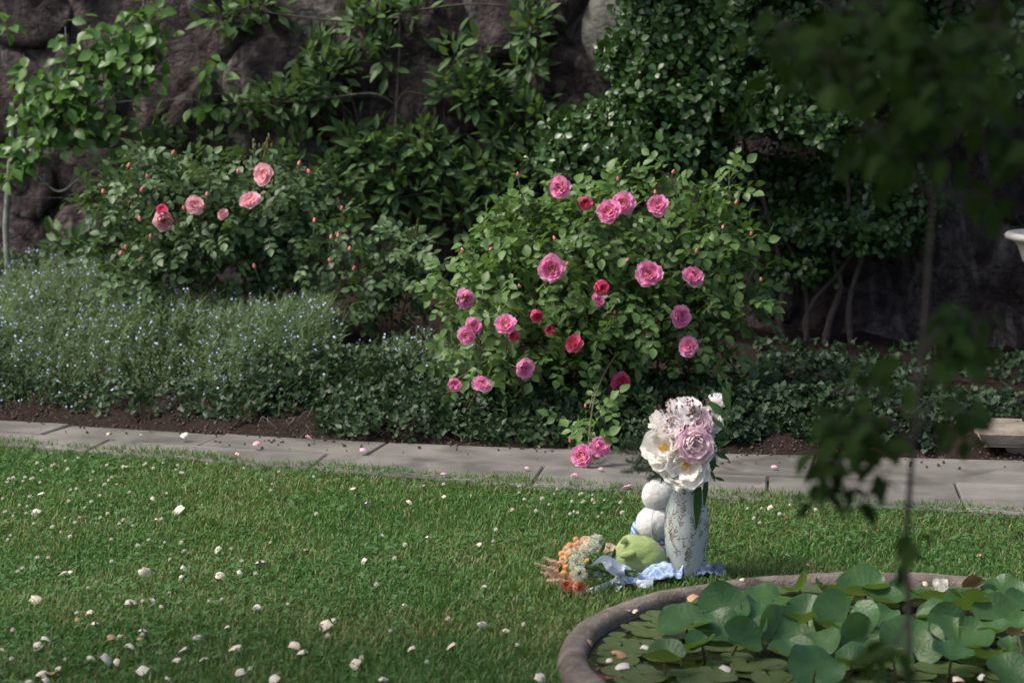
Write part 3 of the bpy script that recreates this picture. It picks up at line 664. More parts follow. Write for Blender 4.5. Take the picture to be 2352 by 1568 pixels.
# big right bush
D = 9.95; B0 = (1500, 925)
cn = [[at(1490, 930, D), at(1440, 830, D - .1), at(1300, 720, D - .2), at(1160, 720, D - .3)], [at(1495, 930, D), at(1440, 720, D), at(1380, 560, D), at(1290, 440, D - .1)], [at(1500, 930, D), at(1520, 720, D), at(1500, 560, D), at(1510, 440, D)], [at(1510, 930, D), at(1600, 760, D), at(1650, 600, D), at(1670, 440, D)],
      [at(1505, 930, D), at(1580, 800, D - .1), at(1680, 720, D - .1), at(1720, 640, D - .1), at(1740, 600, D - .1)], [at(1520, 700, D), at(1540, 520, D), at(1546, 390, D)], [at(1600, 700, D), at(1670, 520, D), at(1675, 400, D)], [at(1300, 650, D), at(1220, 520, D), at(1190, 410, D)], [at(1485, 930, D), at(1340, 800, D - .1), at(1180, 800, D - .2), at(1050, 870, D - .35)], [at(1480, 930, D - .05), at(1430, 810, D - .3), at(1370, 900, D - .5), at(1350, 1030, D - .88)], [at(1490, 930, D), at(1360, 760, D + .1), at(1220, 600, D), at(1130, 560, D)], [at(1490, 930, D), at(1420, 800, D - .2), at(1360, 680, D - .3), at(1300, 620, D - .35)]]
sp_ = [(1400, 520, 200, 80, D, .35, 330), (1230, 540, 130, 85, D, .3, 220), (1590, 530, 110, 90, D, .3, 200), (1660, 560, 60, 110, D, .22, 110), (1350, 620, 260, 80, D - .05, .38, 420), (1150, 600, 110, 60, D, .25, 120), (1220, 700, 160, 70, D - .15, .32, 280), (1090, 690, 80, 60, D - .1, .22, 90), (1420, 700, 180, 80, D - .1, .36, 300), (1600, 680, 110, 110, D, .28, 220), (1680, 700, 60, 110, D, .2, 90),
       (1350, 790, 200, 55, D - .1, .3, 170), (1580, 800, 110, 70, D, .22, 100), (1190, 800, 120, 50, D - .2, .25, 110), (1100, 850, 80, 40, D - .3, .16, 46), (1440, 870, 120, 50, D, .2, 60), (1360, 960, 60, 70, D - .5, .12, 56), (1340, 1025, 40, 30, D - .85, .07, 12), (1530, 425, 50, 40, D, .12, 26), (1670, 440, 30, 50, D, .08, 18), (1380, 440, 90, 30, D, .14, 36), (1300, 480, 60, 40, D, .16, 36), (1050, 730, 40, 40, D - .15, .12, 18), (1545, 410, 16, 45, D, .05, 14), (1672, 430, 18, 60, D, .05, 18), (1725, 560, 25, 30, D, .06, 14), (1735, 660, 22, 50, D, .06, 16), (1240, 440, 30, 40, D, .06, 14), (1190, 480, 40, 40, D, .08, 18), (1120, 560, 40, 40, D, .08, 18), (1440, 410, 22, 40, D, .05, 12), (1020, 640, 40, 40, D - .1, .08, 14)]
F9 = 9.55
rose_bush('rose_bush', 'large bright green rose bush covered in deep pink blooms right of centre', at(*B0, D), cn, sp_, m_rleaf2, 300,
          [(1283, 430, 55, 'p', 9.6), (1345, 466, 36, 'h', 9.62), (1396, 483, 60, 'p', 9.55), (1429, 466, 50, 'p', 9.6), (1510, 467, 54, 'p', 9.58), (1266, 617, 54, 'p', 9.5), (1490, 627, 58, 'p', 9.5), (1595, 631, 52, 'p', 9.6), (1383, 661, 38, 'h', 9.5), (1378, 687, 32, 'p', 9.54), (1073, 688, 42, 'p', 9.55), (1568, 725, 48, 'p', 9.6), (1160, 742, 52, 'p', 9.42), (1178, 771, 34, 'h', 9.44), (1090, 746, 38, 'p', 9.45), (1069, 772, 42, 'p', 9.45),
           (1234, 727, 32, 'h', 9.45), (1313, 786, 40, 'h', 9.48), (1262, 757, 28, 'h', 9.5), (1578, 792, 48, 'p', 9.6), (1209, 847, 50, 'p', 9.4), (1045, 882, 40, 'p', 9.4), (1110, 877, 42, 'p', 9.4), (1430, 878, 42, 'h', 9.6), (1333, 1046, 52, 'p', 8.98), (1382, 1024, 48, 'p', 9.02)],
          [(x, y, 5.5, 9.58) for x, y in ((1190, 404), (1064, 577), (1125, 575), (1545, 398), (1420, 415), (1275, 550), (1410, 720), (1195, 660), (1660, 525), (1725, 540), (1300, 610), (1440, 600), (1690, 468), (1748, 645), (1600, 580), (1505, 445))] + [(1310, 1015, 5, 9.2), (1345, 935, 5, 9.3)], 9.58, (.85, 1.25), .006, .6)
# ------------------------------------------------------------------ ground cover in the bed
def mound(n, x0, x1, v0, v1, h, seed, edge=.1):
    x = rng.uniform(x0, x1, n); v = rng.uniform(v0, v1, n)
    fr = v0 + .10 * vnoise(x * 9, x * 0, 0, seed) + .05 * vnoise(x * 23, x * 0, 0, seed + 1); v = np.maximum(v, fr + rng.uniform(0, .05, n))
    e = np.minimum(np.minimum((v - fr) / (edge * 2.0), (v1 - v) / (edge * 2)), np.minimum((x - x0), (x1 - x)) / edge)
    e = np.clip(e, 0.02, 1) ** .5; y = fy(x) + v
    hh = h * e * (.8 + .3 * vnoise(x * 5, y * 5, 0, seed + 2) + .12 * vnoise(x * 16, y * 16, 0, seed + 3))
    top = rng.uniform(0, 1, n) ** .35
    return np.stack([x, y, soil_z(x, y) + hh * top], -1), np.stack([(x - (x0 + x1) / 2) * .2, -(1 - e) * 1.2 - .25, e * .9 + .1], -1)
def cover(name, label, cat, spec, Ts, material, s=(.8, 1.2), bulk=True):
    b = MB()
    for a in spec:
        P, O = mound(*a); n = len(P); Rm = frames(nrm(rng.normal(size=(n, 3))), nrm(nrm(O) * .8 + rng.normal(size=(n, 3)) * .42)); sc = rng.uniform(*s, n)
        for i, T in enumerate(Ts): b.add(*scatter(T, P[i::len(Ts)], Rm[i::len(Ts)], sc[i::len(Ts)]))
    return tag(obj(name, b.mesh(name), material), label, cat, kind='stuff')
cover('periwinkle_cover', 'dense small leaved dark green ground cover spilling towards the path', 'ground cover',
      [(2300, -.80, .62, .0, .85, .17, 31), (1000, -1.15, -.3, .25, .9, .15, 35), (500, .35, .9, .08, .8, .14, 38), (380, -2.5, -1.0, .10, .5, .09, 39), (300, -1.2, -.5, .16, .5, .11, 41)], T_VINCA, m_vinca)
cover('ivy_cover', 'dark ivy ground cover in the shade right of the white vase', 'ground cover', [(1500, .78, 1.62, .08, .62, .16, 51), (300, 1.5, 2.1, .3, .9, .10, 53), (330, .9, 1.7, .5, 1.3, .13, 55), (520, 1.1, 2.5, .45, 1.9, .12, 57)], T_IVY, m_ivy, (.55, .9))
# pale broad leaved plants behind the ivy
m_pale = leaf_mat('pale_leaf', (.06, .12, .04), (.10, .18, .065), rough=.5, trans=.3)
T_BROAD = [leaf_t(.10, .055, [.7, 1, .85, .5], .25, .25, .05, .0015)]
bl = root('leafy_clump', at(1740, 930, 10.2), 'pale green broad leaved clump just behind the dark ivy', 'plant')
P, O = blobs([(1720, 890, 45, 32, 10.15, .16, 46), (1775, 900, 55, 28, 10.2, .16, 46), (1850, 930, 40, 16, 10.1, .12, 14), (1680, 920, 30, 30, 10.1, .12, 14)], .6)
leaves(bl, T_BROAD, P, orient(O, .8, .5, .35, .1), rng.uniform(.5, .9, len(P)), m_pale, 300)
# forget-me-nots
def fmn_t(seed):
    r = random.Random(seed); ps = []
    for a in (0, 1.57): ps.append(tf(leaf_t(1.0, .010, [1, 1, .8], 0, .1), euler(R(90), 0, a)))
    for k in range(9):
        z = r.uniform(.1, .9); ps.append(tf(leaf_t(.20 - .12 * z, .042, [1, .9, .5], .2, .2), euler(r.uniform(.2, .9), 0, r.uniform(0, 6.3), (0, 0, z))))
    for k in range(3): ps.append(tf(leaf_t(.25, .008, [1, 1, .8], 0, .3), euler(R(60), 0, r.uniform(0, 6.3), (0, 0, .85))))
    return merge(ps)
T_FMN = [fmn_t(i) for i in range(5)]
fx = []; ff = []
def fmn(n, x0, x1, v0, v1, h, pf, seed):
    x = rng.uniform(x0, x1, n); v = v0 + (v1 - v0) * rng.uniform(0, 1, n); y = fy(x) + v
    den = vnoise(x * 3.4, y * 3.4, 0, seed); keep = rng.uniform(0, 1, n) < np.clip(.72 + .45 * den, .1, 1); x, y, v, den = x[keep], y[keep], v[keep], den[keep]; n = len(x)
    hh = h * np.clip(.72 + .75 * den, .22, 1.7) * rng.uniform(.7, 1.2, n) * np.clip(.5 + (v - v0) * 2.2, .4, 1); P = np.stack([x, y, soil_z(x, y)], -1)
    up = nrm(np.stack([rng.normal(0, .24, n), rng.normal(-.10, .24, n), np.ones(n)], -1)); yx = nrm(np.cross(up, rng.normal(size=(n, 3)))); Rm = np.stack([np.cross(yx, up), yx, up], -1)
    fx.append((P, Rm, hh)); m = rng.uniform(0, 1, n) < pf
    ff.append((P + up * hh[:, None])[m])
fmn(4000, -2.75, -1.2, .11, 1.35, .215, .36, 61); fmn(1200, -1.35, -.8, .3, 1.1, .26, .36, 62); fmn(620, -.95, .0, .55, .95, .15, .4, 63); fmn(260, -.6, .45, .6, 1.1, .16, .3, 66); fmn(1300, -2.8, -1.75, 1.2, 2.1, .22, .5, 64); fmn(350, -1.8, -.9, 1.1, 1.6, .24, .4, 65)
b = MB()
for P, Rm, hh in fx:
    for i, T in enumerate(T_FMN): b.add(*scatter(T, P[i::5], Rm[i::5], hh[i::5]))
fm = obj('forget_me_nots', b.mesh('forget_me_nots'), m_fmn); tag(fm, 'hazy drift of forget-me-nots with tiny blue flowers at the left', 'flowers', kind='stuff')
T_FLW = [[(0, 0, .1)] + [(math.cos(a) * (1 if k % 2 == 0 else .55), math.sin(a) * (1 if k % 2 == 0 else .55), 0) for k, a in enumerate(np.linspace(0, 2 * math.pi, 10, endpoint=False))]]
T_FLW = (np.array(T_FLW[0]), np.array([(0, 1 + k, 1 + (k + 1) % 10) for k in range(10)]))
P = np.vstack(ff); P = P[rng.uniform(0, 1, len(P)) < .62]; P = np.vstack([P + rng.normal(0, .007, P.shape) for _ in range(2)]); n = len(P)
V, F = scatter(T_FLW, P, frames(nrm(rng.normal(size=(n, 3))), nrm(rng.normal(size=(n, 3)) * .5 + [0, -.6, .7])), rng.uniform(.0042, .0066, n))
o = obj('blue_flowers', mesh('blue_flowers', V, F), m_blue, fm); o['kind'] = 'stuff'
# dead roots and twigs on the bare bank
rt = root('dead_stem_tangle', (-.75, 9.75, .05), 'tangle of bare pale dead stems on the soil bank by the path', 'twigs')
m_dead = surf('dead_wood', (.10, .085, .07), (.19, .165, .14), 30, coord='Pos'); 
for k in range(34):
    x = random.gauss(-.72, .24); v = random.uniform(.06, .26); y = float(fy(x)) + v; z = float(soil_z(x, y)); a = random.uniform(0, 6.28); L = random.uniform(.05, .16)
    p0 = Vector((x, y, z + .005)); p1 = p0 + Vector((math.cos(a) * L * .5, math.sin(a) * L * .3, random.uniform(.01, .06))); p2 = p0 + Vector((math.cos(a + .4) * L, math.sin(a) * L * .5, random.uniform(-.01, .03)))
    V, F = tube(spline([p0, p1, p2], 4), random.uniform(.0012, .003), .001, 4); obj('twig', mesh('twig', V, F), m_dead, rt)

# ------------------------------------------------------------------ lawn
def inlawn(x, y, e=0.0): return (y < ny(x) + e + .02 * vnoise(x * 17, x * 0, 0, 71)) & (np.hypot(x - POND[0], y - POND[1]) > PR + .008)
n = 270000; y = 5.5 + (9.9 - 5.5) * rng.uniform(0, 1, n) ** .92; x = rng.uniform(-1, 1, n) * (y * .225 + .35)
k = inlawn(x, y, .035); x, y = x[k], y[k]; n = len(x)
pn = vnoise(x * 2.2, y * 2.6, 0, 81); pn2 = vnoise(x * 7, y * 7, 0, 82)
h = .027 * (1 + .22 * pn + .2 * pn2) * rng.uniform(.55, 1.35, n); edge = np.clip(1 - (ny(x) - y) / .10, 0, 1); h *= 1 + .45 * edge
a = rng.uniform(0, 2 * math.pi, n); lean = rng.uniform(.15, 1.0, n) * h; dx, dy = np.cos(a) * lean, np.sin(a) * lean; wv = a + math.pi / 2 + rng.normal(0, .5, n); wd = rng.uniform(.0011, .0023, n)
wx, wy_ = np.cos(wv) * wd, np.sin(wv) * wd
V = np.zeros((n, 7, 3))
for j, (f, q) in enumerate(((0, 1), (.4, .95), (.75, .7))):
    for s, sg in ((0, -1), (1, 1)):
        V[:, 2 * j + s] = np.stack([x + dx * f * f + sg * wx * q, y + dy * f * f + sg * wy_ * q, h * f], -1)
V[:, 6] = np.stack([x + dx, y + dy, h * (.96 - .35 * (lean / h) ** 2 * .5)], -1)
F0 = np.array([(0, 1, 3), (0, 3, 2), (2, 3, 5), (2, 5, 4), (4, 5, 6)]); F = (F0[None] + (np.arange(n) * 7)[:, None, None]).reshape(-1, 3)
m_grass, t, bs, out = new_mat('grass_blade')
rr = N(t, 'ShaderNodeNewGeometry').outputs['Random Per Island']
cc = mixc(t, rr, (.046, .122, .023), (.102, .212, .047))
pt = ramp(t, noise(t, 1.4, 4, 'Pos'), .44, .58); cc = mixc(t, mth(t, 'MULTIPLY', pt, .6), cc, (.145, .21, .058))
dry = mth(t, 'GREATER_THAN', mth(t, 'ADD', rr, mth(t, 'MULTIPLY', pt, .12)), .94); cc = mixc(t, dry, cc, (.26, .235, .115))
t.links.new(cc, bs.inputs['Base Color']); bs.inputs['Roughness'].default_value = .5; bs.inputs['Specular IOR Level'].default_value = .35
tr = N(t, 'ShaderNodeBsdfTranslucent'); t.links.new(mixc(t, .5, cc, (.12, .24, .045)), tr.inputs[0]); ms = N(t, 'ShaderNodeMixShader'); ms.inputs[0].default_value = .36
t.links.new(bs.outputs[0], ms.inputs[1]); t.links.new(tr.outputs[0], ms.inputs[2]); t.links.new(ms.outputs[0], out.inputs[0])
tag(obj('lawn_grass', mesh('lawn_grass', V.reshape(-1, 3), F), m_grass), 'short mown lawn grass in front of the path', 'grass', kind='stuff')
# clover leaves
cl = []
for k in range(3): cl.append(tf(leaf_t(1, .95, [.6, .95, .9], .2, .1, .05), euler(.15, 0, k * 2.094)))
T_CL = merge(cl)
n = 26000; y = rng.uniform(5.6, 9.6, n); x = rng.uniform(-1, 1, n) * (y * .22 + .25)
w_ = vnoise(x * 1.7 + 3, y * 2.1, 0, 91) + .5 * vnoise(x * 5, y * 5, 0, 92) + .5 * (x < -.3) * (y < 7.2) + .45 * (x < -1) + .5 * (y > 8.3)
k = inlawn(x, y) & (rng.uniform(-.4, 1.5, n) < w_); x, y = x[k], y[k]; n = len(x)
V, F = scatter(T_CL, np.stack([x, y, rng.uniform(.018, .038, n)], -1), frames(nrm(rng.normal(size=(n, 3)) * [1, 1, .2]), nrm(rng.normal(size=(n, 3)) * .3 + [0, -.1, 1])), rng.uniform(.006, .0115, n))
tag(obj('clover_leaves', mesh('clover_leaves', V, F), leaf_mat('clover', (.045, .115, .02), (.075, .165, .034), rough=.6, trans=.25)), 'patches of low clover leaves mixed through the lawn', 'clover', kind='stuff')
# white clover heads
b = MB(); rr_ = random.Random(4)
for k in range(26):
    th = math.acos(1 - 1.5 * (k + .5) / 26); ph = k * 2.4; d = Vector((math.sin(th) * math.cos(ph), math.sin(th) * math.sin(ph), math.cos(th)))
    b.add(*tf(leaf_t(.8, .42, [.8, .6], .4, .1), facing(d * .35, d) @ Matrix.Rotation(R(90), 4, 'X')))
b.add(*ellipsoid((0, 0, 0), (.55, .55, .5), 8, 5)); clover_me = b.mesh('clover_flower'); clover_me.materials.append(leaf_mat('clover_white', (.50, .47, .40), (.66, .64, .56), rough=.8, trans=.2))
V, F = tube([(0, 0, -.3), (.2, .1, -4)], .12, .12, 4); stalk_me = mesh('stalk', V, F); stalk_me.materials.append(m_sepal)
CLV = [(210, 1152), (195, 1165), (335, 1065), (283, 1072), (125, 1066), (155, 1077), (57, 1096), (85, 1063), (68, 1140), (95, 1080), (245, 1068), (250, 1103), (175, 1122), (240, 1112), (330, 1068), (375, 1063), (415, 1085), (408, 1068), (352, 1075), (45, 1160), (60, 1178), (78, 1202), (140, 1222), (160, 1232), (172, 1200), (283, 1194), (110, 1280), (85, 1280), (255, 1238), (40, 1312), (290, 1072), (475, 1065), (560, 1075), (600, 1102), (640, 1083), (720, 1095), (30, 1185), (12, 1175), (120, 1210), (20, 1100), (30, 1097), (70, 1100), (92, 1108), (75, 1098), (180, 1052), (150, 1058)]
CLV += [(1300 + random.uniform(-70, 130), 1150 + random.gauss(0, 24)) for _ in range(22)] + [(random.uniform(0, 420), random.uniform(1060, 1260)) for _ in range(30)] + [(1760 + random.uniform(-60, 120), 1165 + random.uniform(-10, 40)) for _ in range(8)] + [(random.uniform(0, 1250), random.uniform(1280, 1560)) for _ in range(26)] + [(random.uniform(400, 1250), random.uniform(1100, 1260)) for _ in range(14)]
for (px, py) in CLV:
    p = atz(px, py, .04)
    if not inlawn(p.x, p.y, -.03): continue
    o = obj('clover_flower', clover_me, None, None, Matrix.Translation(p) @ euler(random.uniform(-.4, .4), random.uniform(-.4, .4), random.uniform(0, 6)) @ Matrix.Scale(random.uniform(.0055, .0085), 4))
    tag(o, 'small round white clover head standing in the lawn', 'clover flower', 'white clover heads in the lawn'); obj('stalk', stalk_me, None, o)

# ------------------------------------------------------------------ fallen petals
m_fpw = petal_mat('petal_cream', (.60, .57, .46), (.72, .69, .60), .3)
m_fpt = surf('petal_tan', (.52, .46, .36), (.62, .56, .46), 40, rough=.6, c3=(.34, .20, .11), s3=30)
m_fpb = surf('petal_brown', (.30, .15, .08), (.42, .24, .13), 40, rough=.6, c3=(.5, .36, .24), s3=40)
m_fpp = petal_mat('petal_fallen_pink', (.78, .36, .50), (.85, .55, .66))
FP = {k: [petal_me('fallen_petal', 1, w_, cup, side, .03, 40 + i, m_, 7, 7, tip=.35) for i, (w_, cup, side) in enumerate(((.85, .6, .34), (.66, .9, .42), (.9, .45, .22)))] for k, m_ in (('w', m_fpw), ('t', m_fpt), ('b', m_fpb), ('p', m_fpp))}
zz4 = lambda a, b: (a / 2.701, 987.8 + b / 2.701)
LAWN = [(*zz4(a, b_), s / 2.2, k) for a, b_, s, k in [(255, 395, 46, 'w'), (222, 510, 54, 'w'), (1110, 495, 66, 'w'), (955, 430, 44, 't'), (975, 555, 30, 't'), (1350, 740, 46, 'w'), (1140, 748, 34, 'w'), (1895, 752, 44, 'b'), (1620, 833, 64, 't'), (392, 890, 58, 'w'), (432, 884, 46, 'w'), (900, 890, 74, 't'), (1148, 868, 66, 'w'), (1128, 918, 50, 'w'), (1368, 903, 60, 't'), (1485, 888, 50, 'w'), (222, 1053, 72, 't'), (800, 1072, 66, 'w'), (835, 1068, 40, 't'), (950, 1065, 56, 'w'), (1000, 1095, 34, 'w'), (560, 1138, 66, 'w'), (588, 1215, 70, 't'), (1590, 1108, 56, 'w'), (2018, 1210, 76, 't'), (2070, 1183, 50, 't'), (688, 1290, 66, 'b'), (745, 1288, 54, 'w'), (885, 1253, 56, 't'), (868, 1300, 50, 'b'), (800, 1345, 66, 'w'), (288, 1300, 66, 'w'), (235, 1338, 60, 't'), (1225, 1288, 54, 'w'), (1135, 1370, 70, 't'), (1460, 1350, 72, 't'), (1825, 1340, 84, 't'), (1870, 1385, 74, 't'), (660, 1420, 74, 'w'), (725, 1435, 50, 't'), (885, 1490, 86, 'w'), (265, 1520, 90, 't'), (365, 1485, 60, 't'), (325, 1515, 66, 'b'), (1490, 1500, 56, 'w'), (1265, 1420, 54, 't'), (2205, 1450, 70, 't'), (1700, 1545, 64, 'w'), (1045, 1550, 60, 't'), (180, 1560, 56, 'w'), (10, 1370, 50, 't'), (1095, 1425, 50, 'w'), (2275, 470, 54, 't'), (2190, 362, 38, 't'), (2258, 812, 44, 'w'), (290, 1560, 60, 't'), (1410, 1225, 40, 't'), (480, 1175, 36, 'b'), (560, 1415, 50, 't')]]
LAWN += [(982, 1236, 19, 't'), (1112, 1350, 22, 'w'), (928, 1393, 24, 'w'), (1107, 1434, 26, 'w'), (1163, 1447, 20, 't'), (947, 1490, 24, 't'), (1036, 1483, 26, 't'), (940, 1153, 18, 't'), (1020, 1140, 14, 't'), (880, 1230, 16, 'w'), (590, 1395, 20, 'w'), (2250, 1277, 20, 'b'), (1810, 1275, 18, 't'), (1770, 1165, 18, 't'), (1625, 1220, 16, 't'), (1858, 1298, 14, 'b'), (880, 1560, 28, 'w'), (1240, 1555, 28, 't'), (1350, 1475, 24, 'b'), (1100, 1250, 16, 't')]
PATHP = [(710, 1005, 20, 'p'), (590, 1020, 24, 'p'), (833, 1034, 20, 'p'), (1020, 1088, 18, 'p'), (1210, 1074, 13, 'p'), (1320, 1092, 20, 'p'), (1440, 1117, 24, 'p'), (1778, 1071, 16, 'p'), (423, 999, 22, 'w'), (250, 998, 18, 't'), (1380, 1076, 16, 'p'), (545, 1042, 12, 't'), (325, 1000, 12, 't')]
PONDP = [(1437, 1405, 26, 'w'), (1460, 1404, 20, 't'), (1425, 1502, 42, 'b'), (1430, 1530, 36, 'w'), (1666, 1535, 30, 'w'), (1483, 1488, 28, 'w'), (1560, 1490, 24, 't'), (1525, 1413, 24, 't'), (1590, 1372, 30, 'b'), (1720, 1360, 30, 'b'), (1703, 1332, 16, 't'), (2125, 1340, 18, 't'), (2255, 1555, 28, 'w'), (2200, 1560, 30, 't'), (1400, 1516, 18, 't')]
def petal_on(px, py, s, k, z, flat=.9):
    p = atz(px, py, z); sc = s * p.y / FPX * 1.05; s_ = Vector((random.uniform(-1, 1), random.uniform(-1, 1), random.uniform(.1, flat))).normalized()
    M = Matrix.Translation(p + Vector((0, 0, 0))) @ Vector((s_.x, s_.y, s_.z)).to_track_quat('Z', 'X').to_matrix().to_4x4() @ Matrix.Rotation(random.uniform(-.6, .6), 4, 'Z') @ Matrix.Translation((0, 0, -.5 * sc)) @ Matrix.Scale(sc, 4)
    return obj('fallen_petal', random.choice(FP[k]), None, None, M)
ORD = ['leftmost', 'second', 'third', 'fourth', 'fifth', 'sixth', 'seventh', 'eighth', 'ninth', 'tenth', 'eleventh', 'twelfth', 'thirteenth', 'fourteenth', 'fifteenth', 'sixteenth']
CN = {'w': 'cream white', 't': 'tan stained', 'b': 'shrivelled brown', 'p': 'pink'}
def petal_set(items, bands, zf, group, flat=.9):
    cnt = {}
    for it in sorted(items, key=lambda q: q[0]):
        px, py, s, k = it; bd = next(nm for lim, nm in bands if py < lim); z = zf(px, py); o = petal_on(px, py, s, k, z, flat)
        i = cnt.get((k, bd), 0); cnt[(k, bd)] = i + 1
        tag(o, ('leftmost %s fallen petal %s' % (CN[k], bd)) if i == 0 else '%s %s fallen petal from the left %s' % (ORD[i], CN[k], bd), 'petal', group)
petal_set(LAWN, [(1180, 'on the lawn just before the path'), (1290, 'on the sunlit middle lawn'), (1360, 'on the lawn level with the bouquet'), (1440, 'on the shaded lawn below the bouquet'), (1500, 'low on the shaded lawn'), (9999, 'along the bottom edge of the lawn')], lambda a, b: .029, 'petals fallen on the lawn')
petal_set(PATHP, [(9999, 'lying on or beside the stone path')], lambda a, b: .04 if b > fy(0) and b > 1025 else .05, 'petals fallen by the path', .25)
petal_set(PONDP, [(9999, 'lying on the lily pads or basin')], lambda a, b: .03 if b > 1380 else .045, 'petals fallen in the basin', .3)

# ------------------------------------------------------------------ water lilies
def lily_me(seed, cup, fold, wave, material, rim=.0):
    r = random.Random(seed); V = [(0, 0, 0)]; F = []; NS = 28; rs = (.3, .6, .82, 1.0); ph = r.uniform(0, 6); sl = .10
    for q in rs:
        for k in range(NS + 1):
            a = sl + (2 * math.pi - 2 * sl) * k / NS; e = 1 - .25 * math.exp(-((min(k, NS - k)) / 1.2) ** 2) * q
            x, y_ = math.cos(a) * q * e, math.sin(a) * q * e * .97
            z = cup * q * q + fold * (abs(y_) ** 1.6) + wave * q * q * math.sin(2 * a + ph) + wave * .6 * q ** 3 * math.sin(5 * a + ph * 2) + rim * max(0, q - .75) * 4
            V.append((x * (1 - .3 * abs(fold)), y_ * (1 - .35 * min(1, abs(fold))), z))
    w_ = NS + 1
    for k in range(NS): F.append((0, 1 + k, 2 + k))
    for j in range(3):
        for k in range(NS): a = 1 + j * w_ + k; F += [(a, a + w_, a + w_ + 1), (a, a + w_ + 1, a + 1)]
    me = mesh('lily_leaf', V, np.array(F)); me.materials.append(material); return me
def lily_mat(name, c1, c2, under, rough=.3):
    m, t, b, out = new_mat(name); tc = N(t, 'ShaderNodeTexCoord'); sx = N(t, 'ShaderNodeSeparateXYZ'); t.links.new(tc.outputs['Object'], sx.inputs[0])
    an = mth(t, 'ARCTAN2', sx.outputs[1], sx.outputs[0]); vein = mth(t, 'POWER', mth(t, 'ABSOLUTE', mth(t, 'SINE', mth(t, 'MULTIPLY', an, 11.0))), 6.0)
    cc = mixc(t, ramp(t, noise(t, 2.2, 4), .35, .7), c1, c2); cc = mixc(t, mth(t, 'MULTIPLY', rand(t, .8, 0), .5), cc, (c2[0] * 1.2, c2[1] * 1.02, c2[2] * .7))
    cc = mixc(t, mth(t, 'MULTIPLY', mth(t, 'SUBTRACT', 1.0, vein), .04), cc, (.12, .2, .07))
    bf = N(t, 'ShaderNodeNewGeometry').outputs['Backfacing']; cc = mixc(t, bf, cc, under)
    t.links.new(cc, b.inputs['Base Color']); b.inputs['Roughness'].default_value = rough; b.inputs['Specular IOR Level'].default_value = .38
    bump(t, b, mth(t, 'ADD', mth(t, 'MULTIPLY', vein, .10), mth(t, 'MULTIPLY', noise(t, 7, 3), .9)), .18, .02)
    tr = N(t, 'ShaderNodeBsdfTranslucent'); t.links.new(mixc(t, .4, cc, (.14, .24, .04)), tr.inputs[0]); ms = N(t, 'ShaderNodeMixShader'); ms.inputs[0].default_value = .34
    t.links.new(b.outputs[0], ms.inputs[1]); t.links.new(tr.outputs[0], ms.inputs[2]); t.links.new(ms.outputs[0], out.inputs[0]); return m
m_lily = lily_mat('lily_leaf_green', (.03, .09, .028), (.055, .13, .045), (.11, .18, .025), .38); m_lred = lily_mat('lily_leaf_bronze', (.10, .045, .03), (.12, .08, .03), (.14, .06, .04)); m_pad = lily_mat('lily_pad_olive', (.075, .12, .045), (.12, .165, .07), (.1, .1, .04), .3)
LR = [lily_me(i, c_, f_, w_, m_lily) for i, (c_, f_, w_) in enumerate(((.10, .26, .08), (.16, .55, .08), (.08, .12, .16), (.26, .2, .12), (.05, .7, .08), (.15, .15, .16)))]
LRED = [lily_me(20, .12, .35, .1, m_lred)]; LP = [lily_me(30 + i, .01, 0, w_, m_pad, .03) for i, w_ in enumerate((.01, .025, .015))] ; LPR = [lily_me(40, .02, 0, .03, m_pad)]
m_stem = leaf_mat('lily_stem', (.05, .05, .02), (.09, .08, .03), trans=0)
zz2 = lambda a, b: ((1350 + a / 2.045) * .9408, (1300 + b / 2.045) * .9408)
lily = root('water_lily', (POND[0] + .2, POND[1], .012), 'water lily with large cupped green leaves crowding out of the water', 'water lily')
padr = root('water_lily', (POND[0] - .55, POND[1], .012), 'water lily whose flat olive pads float along the left rim', 'water lily')
def put_leaf(parent, me, p, rad, nv, stalk=True, spin=None):
    nv = Vector(nv).normalized(); sp = random.uniform(0, 6.28) if spin is None else spin
    M = Matrix.Translation(p) @ Vector((0, 0, 1)).rotation_difference(nv).to_matrix().to_4x4() @ Matrix.Rotation(sp, 4, 'Z') @ Matrix.Scale(rad, 4)
    o = obj('leaf', me, None, parent, M)
    if stalk:
        inv = M.inverted(); foot = Vector((p.x + random.uniform(-.03, .03) - nv.x * .03, p.y + random.uniform(-.03, .03) - nv.y * .03, .0))
        V, F = tube([tuple(inv @ (p - nv * .002)), tuple(inv @ (p - nv * .04 + Vector((0, 0, -.01)))), tuple(inv @ foot)], .004 / rad, .004 / rad, 5); obj('stalk', mesh('stalk', V, F), m_stem, o)
    return o
